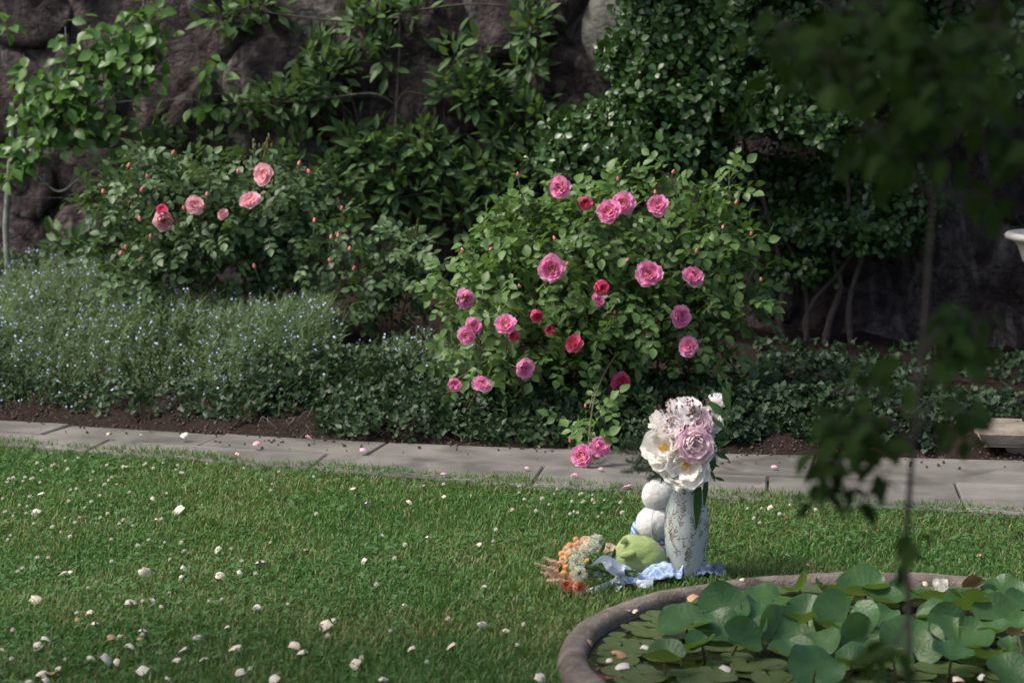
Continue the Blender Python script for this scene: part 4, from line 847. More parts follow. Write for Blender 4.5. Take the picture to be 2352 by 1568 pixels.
RL = [(665, 465, 235, -.2, -.25, 1, 0), (850, 380, 215, 0, -.75, .7, 0), (825, 490, 215, .1, -.45, .9, 2), (930, 545, 200, .5, -.5, .6, 1), (640, 590, 190, 0, .5, .85, 0), (1120, 480, 200, .5, -.75, .5, 0), (1010, 395, 140, .3, -.5, .8, 5), (1085, 350, 220, -.1, -.3, 1, 2), (1060, 325, 160, 0, .5, .9, 0), (1230, 285, 160, -.6, .4, .7, 1), (1350, 295, 140, .6, .3, .7, 1), (1270, 400, 170, -.3, -.75, .6, 0), (1200, 460, 190, 0, .4, .9, 3), (1460, 440, 280, -.1, -.7, .7, 0), (1540, 550, 230, .2, -.7, .7, 1),
      (1560, 310, 300, 0, -.15, 1, 1), (1640, 420, 140, .1, -.5, .85, 5), (1785, 560, 260, 0, -.75, .65, 2), (1840, 460, 190, -.3, -.4, .9, 0), (1970, 460, 180, .4, -.7, .6, 0), (2030, 545, 270, .1, -.3, .95, 3), (2165, 505, 210, 0, .1, 1, 3), (2070, 385, 230, 0, .1, 1, 4), (2220, 440, 235, .2, -.5, .9, 0), (2250, 290, 185, .2, -.6, .8, 2), (2100, 340, 200, 0, .3, .95, 3), (2165, 335, 130, .7, -.4, .6, 1), (2310, 590, 160, .2, -.5, .8, 0), (1195, 610, 200, -.1, -.1, 1, 3), (1330, 565, 190, -.3, -.4, .9, 0),
      (1310, 680, 230, .2, -.6, .8, 2), (1490, 665, 200, 0, -.2, 1, 4), (1750, 305, 160, .2, -.4, .9, 0), (1910, 340, 210, 0, .25, .95, 3), (2270, 700, 190, .2, -.6, .8, 0), (2180, 630, 200, 0, .3, .95, 3), (1690, 480, 150, -.2, -.3, .9, 2), (2330, 360, 150, .1, -.4, .9, 0), (1640, 340, 180, .2, -.1, 1, 3), (1420, 370, 150, .1, .3, .9, 1), (745, 560, 150, -.3, -.2, .9, 4), (560, 640, 210, 0, -.05, 1, 4), (1900, 420, 150, -.4, -.2, .9, 1), (1380, 480, 150, .3, .2, .9, 3), (1010, 500, 150, -.4, -.3, .8, 1), (2300, 470, 140, -.2, -.3, .9, 2), (1600, 640, 150, .3, -.2, 1, 3), (1990, 620, 170, .2, -.2, 1, 3), (1700, 640, 160, -.3, .1, 1, 1)]
for (a, b_, w_, nx, ny_, nz, v) in RL:
    zl = .04 + .035 * random.random() + (.0 if b_ < 420 else 0); px, py = zz2(a, b_); p = atz(px, py, zl); rad = w_ * .46 * p.y / FPX * (.70 if b_ > 330 else .6)
    put_leaf(lily, LR[v], p, rad, (nx * .7, ny_ * .85, nz))
for (a, b_, w_, nx, ny_, nz) in [(2105, 270, 130, -.3, .75, .6), (2320, 500, 110, -.2, .6, .7)]:
    px, py = zz2(a, b_); p = atz(px, py, .10); put_leaf(lily, LRED[0], p, w_ * .46 * p.y / FPX * .55, (nx, ny_, nz))
pads = []
for (a, b_, w_) in [(340, 460, 190), (480, 500, 180), (310, 580, 220), (580, 368, 220), (725, 348, 160), (1135, 275, 160), (460, 715, 240), (770, 730, 310), (1090, 722, 220), (450, 565, 210), (270, 535, 130), (650, 410, 170), (440, 410, 120), (980, 665, 200), (1100, 665, 180), (2060, 690, 190), (1290, 272, 150), (350, 640, 170), (1480, 262, 170), (1640, 255, 130), (1980, 270, 200), (520, 455, 150), (560, 525, 130), (380, 380, 110), (250, 640, 170), (205, 600, 130), (300, 690, 180), (400, 735, 200), (240, 570, 120), (390, 600, 150), (820, 690, 190), (620, 700, 150), (1240, 740, 200), (480, 395, 110), (230, 500, 90), (850, 322, 150), (950, 300, 120)]:
    pads.append((*zz2(a, b_), w_ * .46))
for k in range(500):
    a = random.uniform(0, 6.28); q = math.sqrt(random.random()) * (PR - .16); p = Vector((POND[0] + q * math.cos(a), POND[1] + q * math.sin(a), .0155 + .0006 * (k % 9)))
    if k >= 90: break
    put_leaf(padr if p.x < POND[0] - .2 else lily, random.choice(LP), p, random.uniform(.045, .075), (random.uniform(-.03, .03), random.uniform(-.03, .03), 1), False)
for i, (px, py, s) in enumerate(pads):
    p = atz(px, py, .021 + .0006 * (i % 8)); d = Vector((p.x - POND[0], p.y - POND[1])); rad = s * p.y / FPX * .52; lim = PR - .1 - rad
    if d.length > lim: d *= lim / d.length; p.x, p.y = POND[0] + d.x, POND[1] + d.y
    put_leaf(padr if p.x < POND[0] - .2 else lily, random.choice(LP if random.random() < .96 else LPR), p, rad, (random.uniform(-.04, .04), random.uniform(-.08, .02), 1), False)
# lily blossoms
m_lw = petal_mat('lily_petal', (.72, .71, .62), (.82, .81, .74))
flower('lily_flower', lily, facing(at(2160, 1362, atz(2160, 1362, .07).y), (-.1, -.3, 1)), .04, 'tulip', m_lw, m_lw)
# ------------------------------------------------------------------ the white vase
zz1 = lambda a, b: (1176 + a / 2.778, 846.7 + b / 2.778)
def z1(a, b, D): return at(*zz1(a, b), D)
KZ = 7.65 / FPX / 2.778
VP = Vector((*z1(1110, 1300, 7.30).xy, .012)); VS = 1.03
vase = root('glass_vase', VP, 'tall white frosted vase with brown leaf scrolls standing behind the basin rim', 'vase')
prof = [(.0, 0), (.044, 0), (.050, .004), (.0525, .02), (.0575, .055), (.0635, .10), (.0665, .14), (.0665, .165), (.0635, .195), (.0575, .22), (.0495, .245), (.0415, .268), (.0365, .29), (.0350, .305), (.0362, .318), (.0385, .328), (.0375, .329), (.0335, .31), (.0345, .29), (.055, .22), (.064, .16), (.055, .06), (.045, .012), (0, .012)]
prof = [(a * VS, b_ * VS) for a, b_ in prof]
def dense(pr, k=3):
    P = spline([(a, 0, b_) for a, b_ in pr], k); return [(max(0, v.x), v.z) for v in P]
V, F = lathe(dense(prof), 56)
m_vase, t, b, out = new_mat('frosted_glass')
cc = mixc(t, ramp(t, noise(t, 7, 4), .35, .7), (.47, .53, .51), (.58, .64, .61)); t.links.new(cc, b.inputs['Base Color']); b.inputs['Roughness'].default_value = .32; b.inputs['Specular IOR Level'].default_value = .5
tr = N(t, 'ShaderNodeBsdfTranslucent'); t.links.new(cc, tr.inputs[0]); ms = N(t, 'ShaderNodeMixShader'); ms.inputs[0].default_value = .30
t.links.new(b.outputs[0], ms.inputs[1]); t.links.new(tr.outputs[0], ms.inputs[2]); t.links.new(ms.outputs[0], out.inputs[0])
obj('body', mesh('body', V + np.array(VP), F), m_vase, vase)
outer = [(a * VS, b_ * VS) for a, b_ in [(.0525, .02), (.0575, .055), (.0635, .10), (.0665, .14), (.0665, .165), (.0635, .195), (.0575, .22), (.0495, .245), (.0415, .268), (.0365, .29), (.0350, .305)]]
zr = np.array([q[1] for q in outer]); rz_ = np.array([q[0] for q in outer])
pat = MB(); rv = random.Random(12)
def stroke(a0, z0, hd, L, cv, wv_):
    V = []; F = []; u = 0.0; w_ = 0.0; n = 6; tip = []
    for i in range(n + 1):
        f = i / n; an = hd + cv * (f - .5) * L; q = wv_ * math.sin(math.pi * (.08 + .9 * f)) ** .8
        for s in (-1, 1):
            uu = u + s * q * math.cos(an); zz = z0 + w_ - s * q * math.sin(an); r = float(np.interp(zz, zr, rz_)) + .0006; th = a0 + uu / r
            V.append((VP.x + r * math.cos(th), VP.y + r * math.sin(th), VP.z + zz))
        tip.append((a0 + u / float(np.interp(z0 + w_, zr, rz_)), z0 + w_, an)); u += math.sin(an) * L / n; w_ += math.cos(an) * L / n
    for i in range(n): F.append((2 * i, 2 * i + 1, 2 * i + 3, 2 * i + 2))
    if max(v[2] for v in V) < VP.z + .318 * VS and min(v[2] for v in V) > VP.z + .02: pat.add(V, F)
    return tip
for k in range(84):
    tp = stroke(2 * math.pi * (k * .618 % 1) + rv.uniform(-.2, .2), rv.uniform(.025, .27) * VS, rv.uniform(-.5, .5), rv.uniform(.03, .075), rv.uniform(-28, 28), .0007)
    for j in range(1, 7):
        for sg in (-1, 1):
            if rv.random() < .62: stroke(tp[j][0], tp[j][1], tp[j][2] + sg * rv.uniform(.4, 1.0), rv.uniform(.008, .019), sg * rv.uniform(-40, 70), rv.uniform(.0009, .0023))
for k in range(70): stroke(rv.uniform(0, 6.28), rv.uniform(.025, .31) * VS, rv.uniform(-2.5, 2.5), rv.uniform(.008, .02), rv.uniform(-60, 60), rv.uniform(.0006, .0014))
m_pat = surf('scroll_brown', (.09, .07, .05), (.28, .24, .18), 60, rough=.25, spec=.5, coord='Pos'); o = obj('leaf_scrolls', pat.mesh('leaf_scrolls'), m_pat, vase); o['kind'] = 'stuff'

# ------------------------------------------------------------------ peony bouquet in the vase
bq = root('peony_bouquet', VP + Vector((0, 0, .30)), 'full bouquet of white and pink peonies standing in the vase', 'bouquet')
m_pw = petal_mat('peony_white', (.88, .86, .80), (.92, .90, .86), .3); m_pwi = petal_mat('peony_cream', (.88, .82, .68), (.90, .86, .76), .3)
m_pb = petal_mat('peony_blush', (.93, .87, .87), (.95, .92, .91), .3); m_pbi = petal_mat('peony_blush_in', (.93, .86, .86), (.95, .90, .89), .3)
m_pm = petal_mat('peony_mauve', (.88, .64, .73), (.91, .75, .81), .3); m_pmi = petal_mat('peony_mauve_in', (.90, .72, .77), (.93, .82, .84), .3)
z1b = lambda a, b_, D: z1(a, b_, D - .11)
nk = z1b(1093, 725, 7.42)
for (a, b_, r_, D, kind, mo, mi, dr, stm) in [
    (1095, 232, 100, 7.40, 'peony', m_pw, m_pb, (-.1, -.35, 1), 0), (1325, 205, 78, 7.44, 'tulip', m_pb, m_pbi, (.3, -.2, 1), 0), (935, 330, 84, 7.42, 'tulip', m_pw, m_pb, (-.8, -.5, .45), 0), (1185, 345, 88, 7.36, 'peony', m_pm, m_pmi, (.15, -.9, .5), 0), (1275, 318, 80, 7.42, 'peony', m_pb, m_pbi, (.5, -.7, .5), 0),
    (1030, 370, 95, 7.33, 'peony', m_pb, m_pbi, (-.35, -.8, .5), 0), (962, 492, 122, 7.31, 'open', m_pw, m_pwi, (-.35, -.75, .45), 1), (1172, 486, 104, 7.27, 'peony', m_pm, m_pmi, (.1, -1, .2), 0), (1112, 612, 126, 7.27, 'open', m_pw, m_pwi, (.05, -.95, .35), 1), (1260, 420, 70, 7.46, 'peony', m_pw, m_pb, (.8, -.5, .2), 0), (1130, 290, 90, 7.52, 'peony', m_pw, m_pb, (0, .3, 1), 0), (1030, 480, 100, 7.52, 'peony', m_pb, m_pbi, (-.4, .7, .4), 0), (1220, 520, 100, 7.52, 'peony', m_pb, m_pbi, (.4, .7, .3), 0)]:
    p = z1b(a, b_, D); dn = Vector(dr).normalized(); rad = r_ * KZ * 1.22
    base = p - dn * rad * (.42 if kind != 'tulip' else .55)
    flower('peony', bq, facing(base, dn), rad * (1.0 if kind != 'tulip' else .95), kind, mo, mi, m_stam if stm else None)
    V, F = tube(spline([base + dn * .01, base - dn * .05 + Vector((0, 0, -.01)), Vector((nk.x * .7 + base.x * .3, nk.y * .8 + base.y * .2, nk.z + .05)), Vector((nk.x + (base.x - nk.x) * .12, nk.y, nk.z - .03)), Vector((VP.x + random.uniform(-.02, .02), VP.y + random.uniform(-.02, .02), .08))], 5), .0035, .003, 6); obj('stem', mesh('stem', V, F), m_sepal, bq)
m_rus = leaf_mat('ruscus_leaf', (.03, .075, .018), (.06, .12, .03), rough=.33, trans=.3)
LT = [leaf_t(1, .30, [.5, .85, 1, .8, .45], .3, .12), leaf_t(1, .30, [.5, .9, 1, .75, .4], .45, .3), leaf_t(1, .15, [.6, .9, 1, .75, .4], .4, .08)]
lm = []
for T in LT: me = mesh('leaf', *T); me.materials.append(m_rus); lm.append(me)
for (a0, b0_, a1, b1, D, tw) in [(1390, 275, 1345, 110, 7.38, .3), (1370, 310, 1240, 195, 7.36, .4), (1355, 390, 1275, 300, 7.38, .5), (1300, 450, 1180, 385, 7.32, .3), (1300, 500, 1395, 455, 7.38, .4), (1310, 500, 1200, 545, 7.33, .2), (1290, 530, 1390, 580, 7.38, .3), (1260, 600, 1325, 625, 7.38, .2), (1262, 640, 1300, 720, 7.38, .5), (1290, 690, 1358, 715, 7.4, .2), (1320, 560, 1395, 500, 7.42, .4), (1190, 670, 1178, 1045, 7.33, .15), (1240, 650, 1228, 895, 7.35, .2), (1300, 560, 1250, 690, 7.36, .3), (1350, 400, 1365, 465, 7.42, .3), (1330, 105, 1318, 30, 7.42, .2), (1250, 690, 1170, 740, 7.36, .3), (1395, 160, 1365, 70, 7.45, .2), (1280, 470, 1350, 400, 7.42, .3)]:
    p = z1b(a0, b0_, D); q = z1b(a1, b1, D - .01); ax = (q - p); L = ax.length; ax.normalize(); nr_ = Vector((random.uniform(-tw, tw), -1, random.uniform(0, tw))); Rm = frames(np.array([tuple(ax)]), np.array([tuple(nr_)]))[0]
    obj('leaf', lm[2] if L > .11 else random.choice(lm[:2]), None, bq, Matrix.Translation(p) @ Matrix(Rm.tolist()).to_4x4() @ Matrix.Scale(L, 4))
V, F = tube(spline([nk, z1b(1260, 600, 7.4), z1b(1330, 480, 7.42), z1b(1375, 300, 7.42), z1b(1335, 90, 7.42)], 6), .002, .001, 5); obj('leafy_stem', mesh('leafy_stem', V, F), m_sepal, bq)
# dark wax-flower sprigs
m_wax = surf('plum_bud', (.10, .012, .04), (.19, .03, .075), 30, rough=.6); m_wst = surf('plum_stem', (.10, .06, .05), (.16, .08, .06), 30)
for (a, b_, n_, sx, sy, D) in [(985, 270, 20, 70, 80, 7.34), (1175, 235, 22, 100, 45, 7.36), (1100, 380, 10, 30, 25, 7.3), (935, 590, 8, 30, 25, 7.34), (905, 400, 5, 30, 20, 7.36)]:
    sg = MB(); bd = MB(); base = z1b(a + (60 if a < 1000 else -10), b_ + 110, D + .03)
    for k in range(n_):
        p = z1b(a + random.uniform(-1, 1) * sx, b_ + random.uniform(-1, 1) * sy, D + random.uniform(-.03, .02)); bd.add(*ellipsoid(p, (.0030, .0030, .0034), 6, 5)); mid = base.lerp(p, .6) + Vector((random.uniform(-.008, .008), 0, 0)); sg.add(*tube([tuple(base), tuple(mid), tuple(p)], .0006, .0005, 3))
    s_ = obj('wax_flower_sprig', sg.mesh('wax_flower_sprig'), m_wst, bq); obj('buds', bd.mesh('buds'), m_wax, s_)
# feathery asparagus fern at the left
m_fern = leaf_mat('asparagus_fern', (.02, .045, .015), (.04, .07, .025), rough=.6, trans=.15)
for (a1, b1, D) in [(705, 470, 7.40), (690, 520, 7.42), (740, 590, 7.38), (800, 640, 7.36), (880, 700, 7.33), (960, 710, 7.30), (760, 440, 7.46), (840, 560, 7.4), (1040, 705, 7.28), (850, 360, 7.48), (720, 660, 7.42)]:
    p0 = z1b(1060, 690, 7.37); p1 = z1b(a1, b1, D); mid = (p0 + p1) / 2 + Vector((0, -.01, .015)); sp = spline([p0, mid, p1], 16); fb = MB(); fb.add(*tube(sp, .0010, .0005, 4)); dr = (p1 - p0).normalized()
    for i, q in enumerate(sp[4:]):
        for k in range(7):
            d = (dr * random.uniform(.3, 1) + Vector((random.gauss(0, .6), random.gauss(0, .6), random.gauss(0, .6)))).normalized(); L = random.uniform(.012, .030) * (1 - .012 * i)
            fb.add(*tube([tuple(q), tuple(q + d * L)], .00040, .00025, 3))
            for j in range(3):
                c = q + d * L * (.35 + .25 * j); e = (d + Vector((random.gauss(0, .7), random.gauss(0, .7), random.gauss(0, .7)))).normalized(); fb.add(*tube([tuple(c), tuple(c + e * .009)], .00032, .0002, 3))
    obj('fern_frond', fb.mesh('fern_frond'), m_fern, bq)

# ------------------------------------------------------------------ plush toys
def plush_mat(name, c1, c2, sc=420):
    m, t, b, out = new_mat(name); n1 = noise(t, sc, 3, 'Pos'); n2 = noise(t, sc * .12, 4, 'Pos')
    t.links.new(mixc(t, ramp(t, n1, .3, .7), c1, c2), b.inputs['Base Color']); b.inputs['Roughness'].default_value = 1.0; b.inputs['Specular IOR Level'].default_value = .05
    b.inputs['Sheen Weight'].default_value = .5; b.inputs['Sheen Roughness'].default_value = .5
    bump(t, b, mth(t, 'ADD', n1, mth(t, 'MULTIPLY', n2, 1.6)), 1.0, .006); return m
m_terry = plush_mat('white_terry', (.80, .80, .77), (.90, .90, .87)); m_green = plush_mat('green_plush', (.33, .45, .115), (.42, .54, .17), 600)
m_band = surf('red_band', (.50, .05, .03), (.58, .08, .05), 40, rough=.8)
DW = 7.60; kw = (DW + .2) / FPX / 2.778
wp = z1(930, 1290, DW); wp.z = .01
wt = root('white_plush_toy', wp, 'white terry plush toy seen from behind, sitting between the green plush and the vase', 'plush toy')
def groove(depth, wdt, x0=0.0):
    def f(n, p):
        k = math.exp(-((n.x - x0) / wdt) ** 2) * (1 if n.y < .6 else .3); q = p * (1 - depth * k); return q
    return f
c1 = z1(928, 797, DW); c2 = z1(905, 985, DW)
hd = MB(); hd.add(*ellipsoid(c2, (114 * kw, .054, 112 * kw), 48, 32, groove(.05, .07, .05)))
head = obj('head', hd.mesh('head'), m_terry, wt)
for sgn, wd_ in ((-1, 86), (1, 84)):
    e = MB(); cc_ = c1 + Vector((sgn * 13 * kw, .001 * sgn, -.006)); e.add(*ellipsoid(cc_, (wd_ * kw, .036, 100 * kw), 28, 24, lambda n, p: Vector((p.x, p.y, p.z * (1 if n.z > 0 else .95))))); obj('ear', e.mesh('ear'), m_terry, wt)
# striped clothes: body
m_strp, t, b, out = new_mat('blue_stripe'); tc = N(t, 'ShaderNodeNewGeometry'); wv = N(t, 'ShaderNodeTexWave'); wv.inputs['Scale'].default_value = 24; wv.inputs['Distortion'].default_value = .6; mp = N(t, 'ShaderNodeMapping'); mp.inputs['Rotation'].default_value = (0, R(38), 0)
t.links.new(tc.outputs['Position'], mp.inputs[0]); t.links.new(mp.outputs[0], wv.inputs[0]); t.links.new(mixc(t, ramp(t, wv.outputs[1], .4, .6), (.12, .22, .42), (.42, .52, .66)), b.inputs['Base Color']); b.inputs['Roughness'].default_value = .9
c3 = z1(905, 1200, DW); zt = z1(905, 1085, DW).z; e = MB(); e.add(*ellipsoid((c3.x + .012, c3.y, zt * .45), (.050, .046, zt * .58), 32, 20)); bd = obj('striped_body', e.mesh('striped_body'), m_strp, wt)
zb = z1(930, 1108, DW).z
V, F = lathe([(.040, zb - .004), (.043, zb), (.040, zb + .004)], 40); V[:, 0] = V[:, 0] * 1.06 + c3.x + .012; V[:, 1] = V[:, 1] * .9 + c3.y; obj('red_collar', mesh('red_collar', V, F), m_band, wt)
for sgn in (-1, 1):
    e = MB(); e.add(*ellipsoid((c3.x + sgn * .045, c3.y + .05, .03), (.024, .055, .024), 20, 14)); obj('leg', e.mesh('leg'), m_terry, wt)
    e = MB(); e.add(*ellipsoid((c3.x + sgn * .058, c3.y + .02, .075), (.016, .02, .04), 18, 12)); obj('arm', e.mesh('arm'), m_strp, wt)
# green plush lying on its side
DG = 7.27; kg = (DG + .2) / FPX / 2.778; gc = z1(812, 1195, DG)
gt = root('green_plush_toy', (gc.x, gc.y, .01), 'plump light green plush toy lying beside the vase', 'plush toy')
def gf(n, p):
    th = math.atan2(n.z, n.x); k = 1.0
    k += .13 * math.exp(-((th - 2.05) / .38) ** 2) - .05 * math.exp(-((th - .62) / .4) ** 2) + .05 * math.exp(-((th + .75) / .5) ** 2) + .06 * math.exp(-((th + 2.5) / .5) ** 2) - .06 * math.exp(-((th + 1.57) / .5) ** 2)
    seam = abs(n.y + .25 - .35 * n.x); k -= .012 * math.exp(-(seam / .04) ** 2)
    return p * k
e = MB(); e.add(*ellipsoid((gc.x, gc.y, gc.z), (163 * kg, .062, 133 * kg), 64, 40, gf)); gb = obj('body', e.mesh('body'), m_green, gt)
p = z1(738, 1182, DG - .062); e = MB(); V, F = ellipsoid((0, 0, 0), (52 * kg, .016, 25 * kg), 28, 18); V = np.array([tuple(Matrix.Rotation(R(-14), 3, 'Y') @ Vector(v)) for v in V]) + np.array(p); e.add(V, F); obj('ear', e.mesh('ear'), m_green, gt)
p = z1(715, 1098, DG - .044); e = MB(); e.add(*ellipsoid(p, (26 * kg, .006, 18 * kg), 20, 14)); obj('ear', e.mesh('ear'), m_green, gt)
p = z1(905, 1215, DG - .035); e = MB(); e.add(*ellipsoid((gc.x + .05, gc.y + .05, .03), (.03, .04, .022), 20, 14)); obj('leg', e.mesh('leg'), m_green, gt)

# short pile on both toys
def fuzz(o, parent, n_, L, material):
    me = o.data; co = np.empty(len(me.vertices) * 3, np.float32); me.vertices.foreach_get('co', co); co = co.reshape(-1, 3); no = np.empty(len(me.vertices) * 3, np.float32); me.vertices.foreach_get('normal', no); no = no.reshape(-1, 3)
    k = rng.integers(0, len(me.polygons), n_); tri = np.empty(len(me.polygons) * 3, np.int32); me.polygons.foreach_get('vertices', tri); tri = tri.reshape(-1, 3)[k]
    u = rng.uniform(0, 1, (n_, 2)); u = np.where(u.sum(1, keepdims=True) > 1, 1 - u, u); w3 = np.stack([1 - u.sum(1), u[:, 0], u[:, 1]], -1)[:, :, None]
    P = (co[tri] * w3).sum(1); nn = nrm((no[tri] * w3).sum(1)); c_ = co.mean(0); nn *= np.sign(((P - c_) * nn).sum(1, keepdims=True)); dr = nrm(nn + rng.normal(size=(n_, 3)) * .45); sd_ = nrm(np.cross(dr, rng.normal(size=(n_, 3)))) * L * .12
    V = np.stack([P - sd_, P + sd_, P + dr * L * rng.uniform(.5, 1.2, (n_, 1))], 1).reshape(-1, 3); q = obj('pile', mesh('pile', V, np.arange(n_ * 3).reshape(-1, 3)), material, o); q['kind'] = 'stuff'
for o in list(wt.children):
    if o.name.split('.')[0] in ('head', 'ear'): fuzz(o, wt, 3500, .0036, m_terry)
for o in list(gt.children):
    if o.name.split('.')[0] in ('body', 'ear'): fuzz(o, gt, 5000 if 'body' in o.name else 600, .0026, m_green)
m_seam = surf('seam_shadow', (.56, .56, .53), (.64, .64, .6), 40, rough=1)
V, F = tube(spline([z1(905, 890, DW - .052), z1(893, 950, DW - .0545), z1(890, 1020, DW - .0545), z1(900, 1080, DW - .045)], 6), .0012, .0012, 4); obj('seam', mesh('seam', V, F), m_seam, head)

# ------------------------------------------------------------------ blue and white cloth under the vase
m_cloth, t, b, out = new_mat('blue_weave'); n1 = noise(t, 75, 4, 'Pos', dist=1.2); n2 = noise(t, 700, 2, 'Pos')
t.links.new(mixc(t, ramp(t, n1, .42, .56), (.22, .31, .52), (.46, .55, .70)), b.inputs['Base Color']); b.inputs['Roughness'].default_value = .95; bump(t, b, n2, .6, .003)
def cloth(name, label, pts, wid, amp, seed, material):
    r = random.Random(seed); n = 28; m_ = 18; V = []; F = []; sp = spline(pts, 8); L = len(sp) - 1; ph = r.uniform(0, 6)
    for i in range(n + 1):
        f = i / n; q = sp[min(L, int(f * L))].lerp(sp[min(L, int(f * L) + 1)], f * L - int(f * L)); tan = (sp[min(L, int(f * L) + 1)] - sp[max(0, int(f * L) - 1)]).normalized(); sd_ = Vector((-tan.y, tan.x, 0)).normalized()
        for j in range(m_ + 1):
            u = j / m_ * 2 - 1; w_ = wid * (1 + .12 * math.sin(f * 9 + ph)); z = amp * max(0, math.cos(u * 1.5)) * (.6 + .4 * math.sin(f * 11 + u * 2 + ph)) + .006 * math.sin(u * 11 + f * 6 + ph) + .004 * math.sin(f * 31 + u * 5)
            v = q + sd_ * u * w_ + Vector((0, 0, max(.002, z))); V.append(tuple(v))
    for i in range(n):
        for j in range(m_): a = i * (m_ + 1) + j; F.append((a, a + 1, a + m_ + 2, a + m_ + 1))
    o = obj(name, mesh(name, V, F), material); o.modifiers.new('thick', 'SOLIDIFY').thickness = .003; return tag(o, label, 'cloth')
g0 = lambda a, b_, z: atz(*zz1(a, b_), z)
cloth('folded_cloth', 'blue and white woven cloth bunched between green plush and vase', [g0(690, 1365, .025), g0(850, 1345, .025), g0(1000, 1330, .03), g0(1090, 1335, .03)], .028, .045, 3, m_cloth)
m_denim = surf('denim', (.05, .07, .13), (.17, .21, .30), 60, .35, .65, .95, coord='Pos', c3=(.35, .38, .44), s3=45)
cloth('cloth_corner', 'dark blue cloth corner poking out right of the vase', [g0(1150, 1320, .02), g0(1240, 1305, .025), g0(1345, 1325, .01)], .028, .035, 5, m_denim)

# ------------------------------------------------------------------ bouquet lying on the grass
DB = 7.16; hb = root('hand_bouquet', g0(400, 1330, .02), 'peach and orange rose bouquet with blue ribbon lying on the lawn', 'bouquet')
m_or = petal_mat('rose_coral', (.90, .52, .36), (.93, .66, .50)); m_ori = petal_mat('rose_coral_in', (.84, .34, .18), (.88, .46, .28)); m_pe = petal_mat('rose_peach', (.90, .66, .48), (.93, .78, .64)); m_cr = petal_mat('rose_cream', (.72, .62, .46), (.78, .70, .56))
kb = (DB + .2) / FPX / 2.778
hs = z1(690, 1295, DB)
for (a, b_, r_, D, mo, mi, dr) in [(352, 1375, 50, 7.05, m_or, m_ori, (-.2, -1, .3)), (432, 1392, 46, 7.03, m_or, m_ori, (.1, -1, .2)), (432, 1125, 52, 7.16, m_pe, m_pe, (-.3, -.6, .8)), (618, 1145, 50, 7.26, m_cr, m_cr, (.1, -.5, .9)), (330, 1215, 40, 7.2, m_pe, m_pe, (-.8, -.4, .5)), (392, 1330, 40, 7.05, m_pe, m_or, (-.3, -.9, .3)), (470, 1085, 40, 7.22, m_pe, m_pe, (-.1, -.4, .9)), (350, 1150, 38, 7.18, m_pe, m_pe, (-.5, -.6, .6))]:
    p = z1(a, b_, D); dn = Vector(dr).normalized(); flower('garden_rose', hb, facing(p - dn * r_ * kb * .5, dn), r_ * kb * 1.2, 'rosette', mo, mi)
# round straw flowers
m_straw = leaf_mat('straw_orange', (.74, .42, .17), (.82, .56, .30), rough=.8, trans=.15)
b = MB(); rr_ = random.Random(8)
for k in range(60):
    th = math.acos(1 - 1.7 * (k + .5) / 60); ph = k * 2.4; d = Vector((math.sin(th) * math.cos(ph), math.sin(th) * math.sin(ph), math.cos(th))); b.add(*tf(leaf_t(.5, .34, [.9, .8], .5, .1), facing(d * .62, d) @ Matrix.Rotation(R(60), 4, 'X')))
b.add(*ellipsoid((0, 0, 0), (.78, .78, .75), 10, 7)); straw_me = b.mesh('straw_flower'); straw_me.materials.append(m_straw)
for (a, b_, r_, D) in [(315, 1178, 20, 7.13), (356, 1188, 22, 7.1), (368, 1128, 25, 7.14), (330, 1305, 26, 7.06), (285, 1292, 20, 7.08), (477, 1222, 16, 7.08), (300, 1240, 18, 7.1), (318, 1205, 16, 7.1), (345, 1262, 18, 7.06), (292, 1330, 16, 7.06), (405, 1085, 18, 7.2), (320, 1270, 22, 7.08)]:
    obj('straw_flower', straw_me, None, hb, Matrix.Translation(z1(a, b_, D)) @ euler(random.uniform(0, 1), random.uniform(-1, 1), 0) @ Matrix.Scale(r_ * kb, 4))
# lace umbels
m_lace = leaf_mat('lace_white', (.62, .64, .50), (.74, .75, .64), rough=.8, trans=.2)
def umbel(c, nrm_, rad, n_):
    bl_ = MB(); st = MB(); nv = Vector(nrm_).normalized(); x = nv.orthogonal().normalized(); y_ = nv.cross(x); foot = c - nv * rad * 1.1
    for k in range(n_):
        r_ = math.sqrt(random.random()) * rad; a = random.uniform(0, 6.28); q = c + (x * math.cos(a) + y_ * math.sin(a)) * r_ + nv * (rad * .35 * (1 - (r_ / rad) ** 2) + random.uniform(-.004, .004))
        st.add(*tube([tuple(foot), tuple(q)], .0004, .0003, 3))
        for j in range(9):
            d = Vector((random.gauss(0, 1), random.gauss(0, 1), random.gauss(0, 1))).normalized() * .0052; bl_.add(*ellipsoid(q + d, (.0013, .0013, .0013), 4, 3))
    o = obj('lace_flower', bl_.mesh('lace_flower'), m_lace, hb); obj('stalks', st.mesh('stalks'), m_sepal, o)
for (a, b_, D, nv, rad, n_) in [(410, 1240, 7.04, (-.3, -1, .35), 52, 85), (425, 1310, 7.02, (0, -1, .1), 48, 70), (520, 1130, 7.14, (.2, -.8, .6), 42, 60), (385, 1190, 7.1, (-.4, -.8, .5), 40, 50), (540, 1085, 7.2, (0, -.4, .9), 34, 40), (465, 1165, 7.1, (0, -.9, .5), 36, 40)]: umbel(z1(a, b_, D), nv, rad * kb, n_)
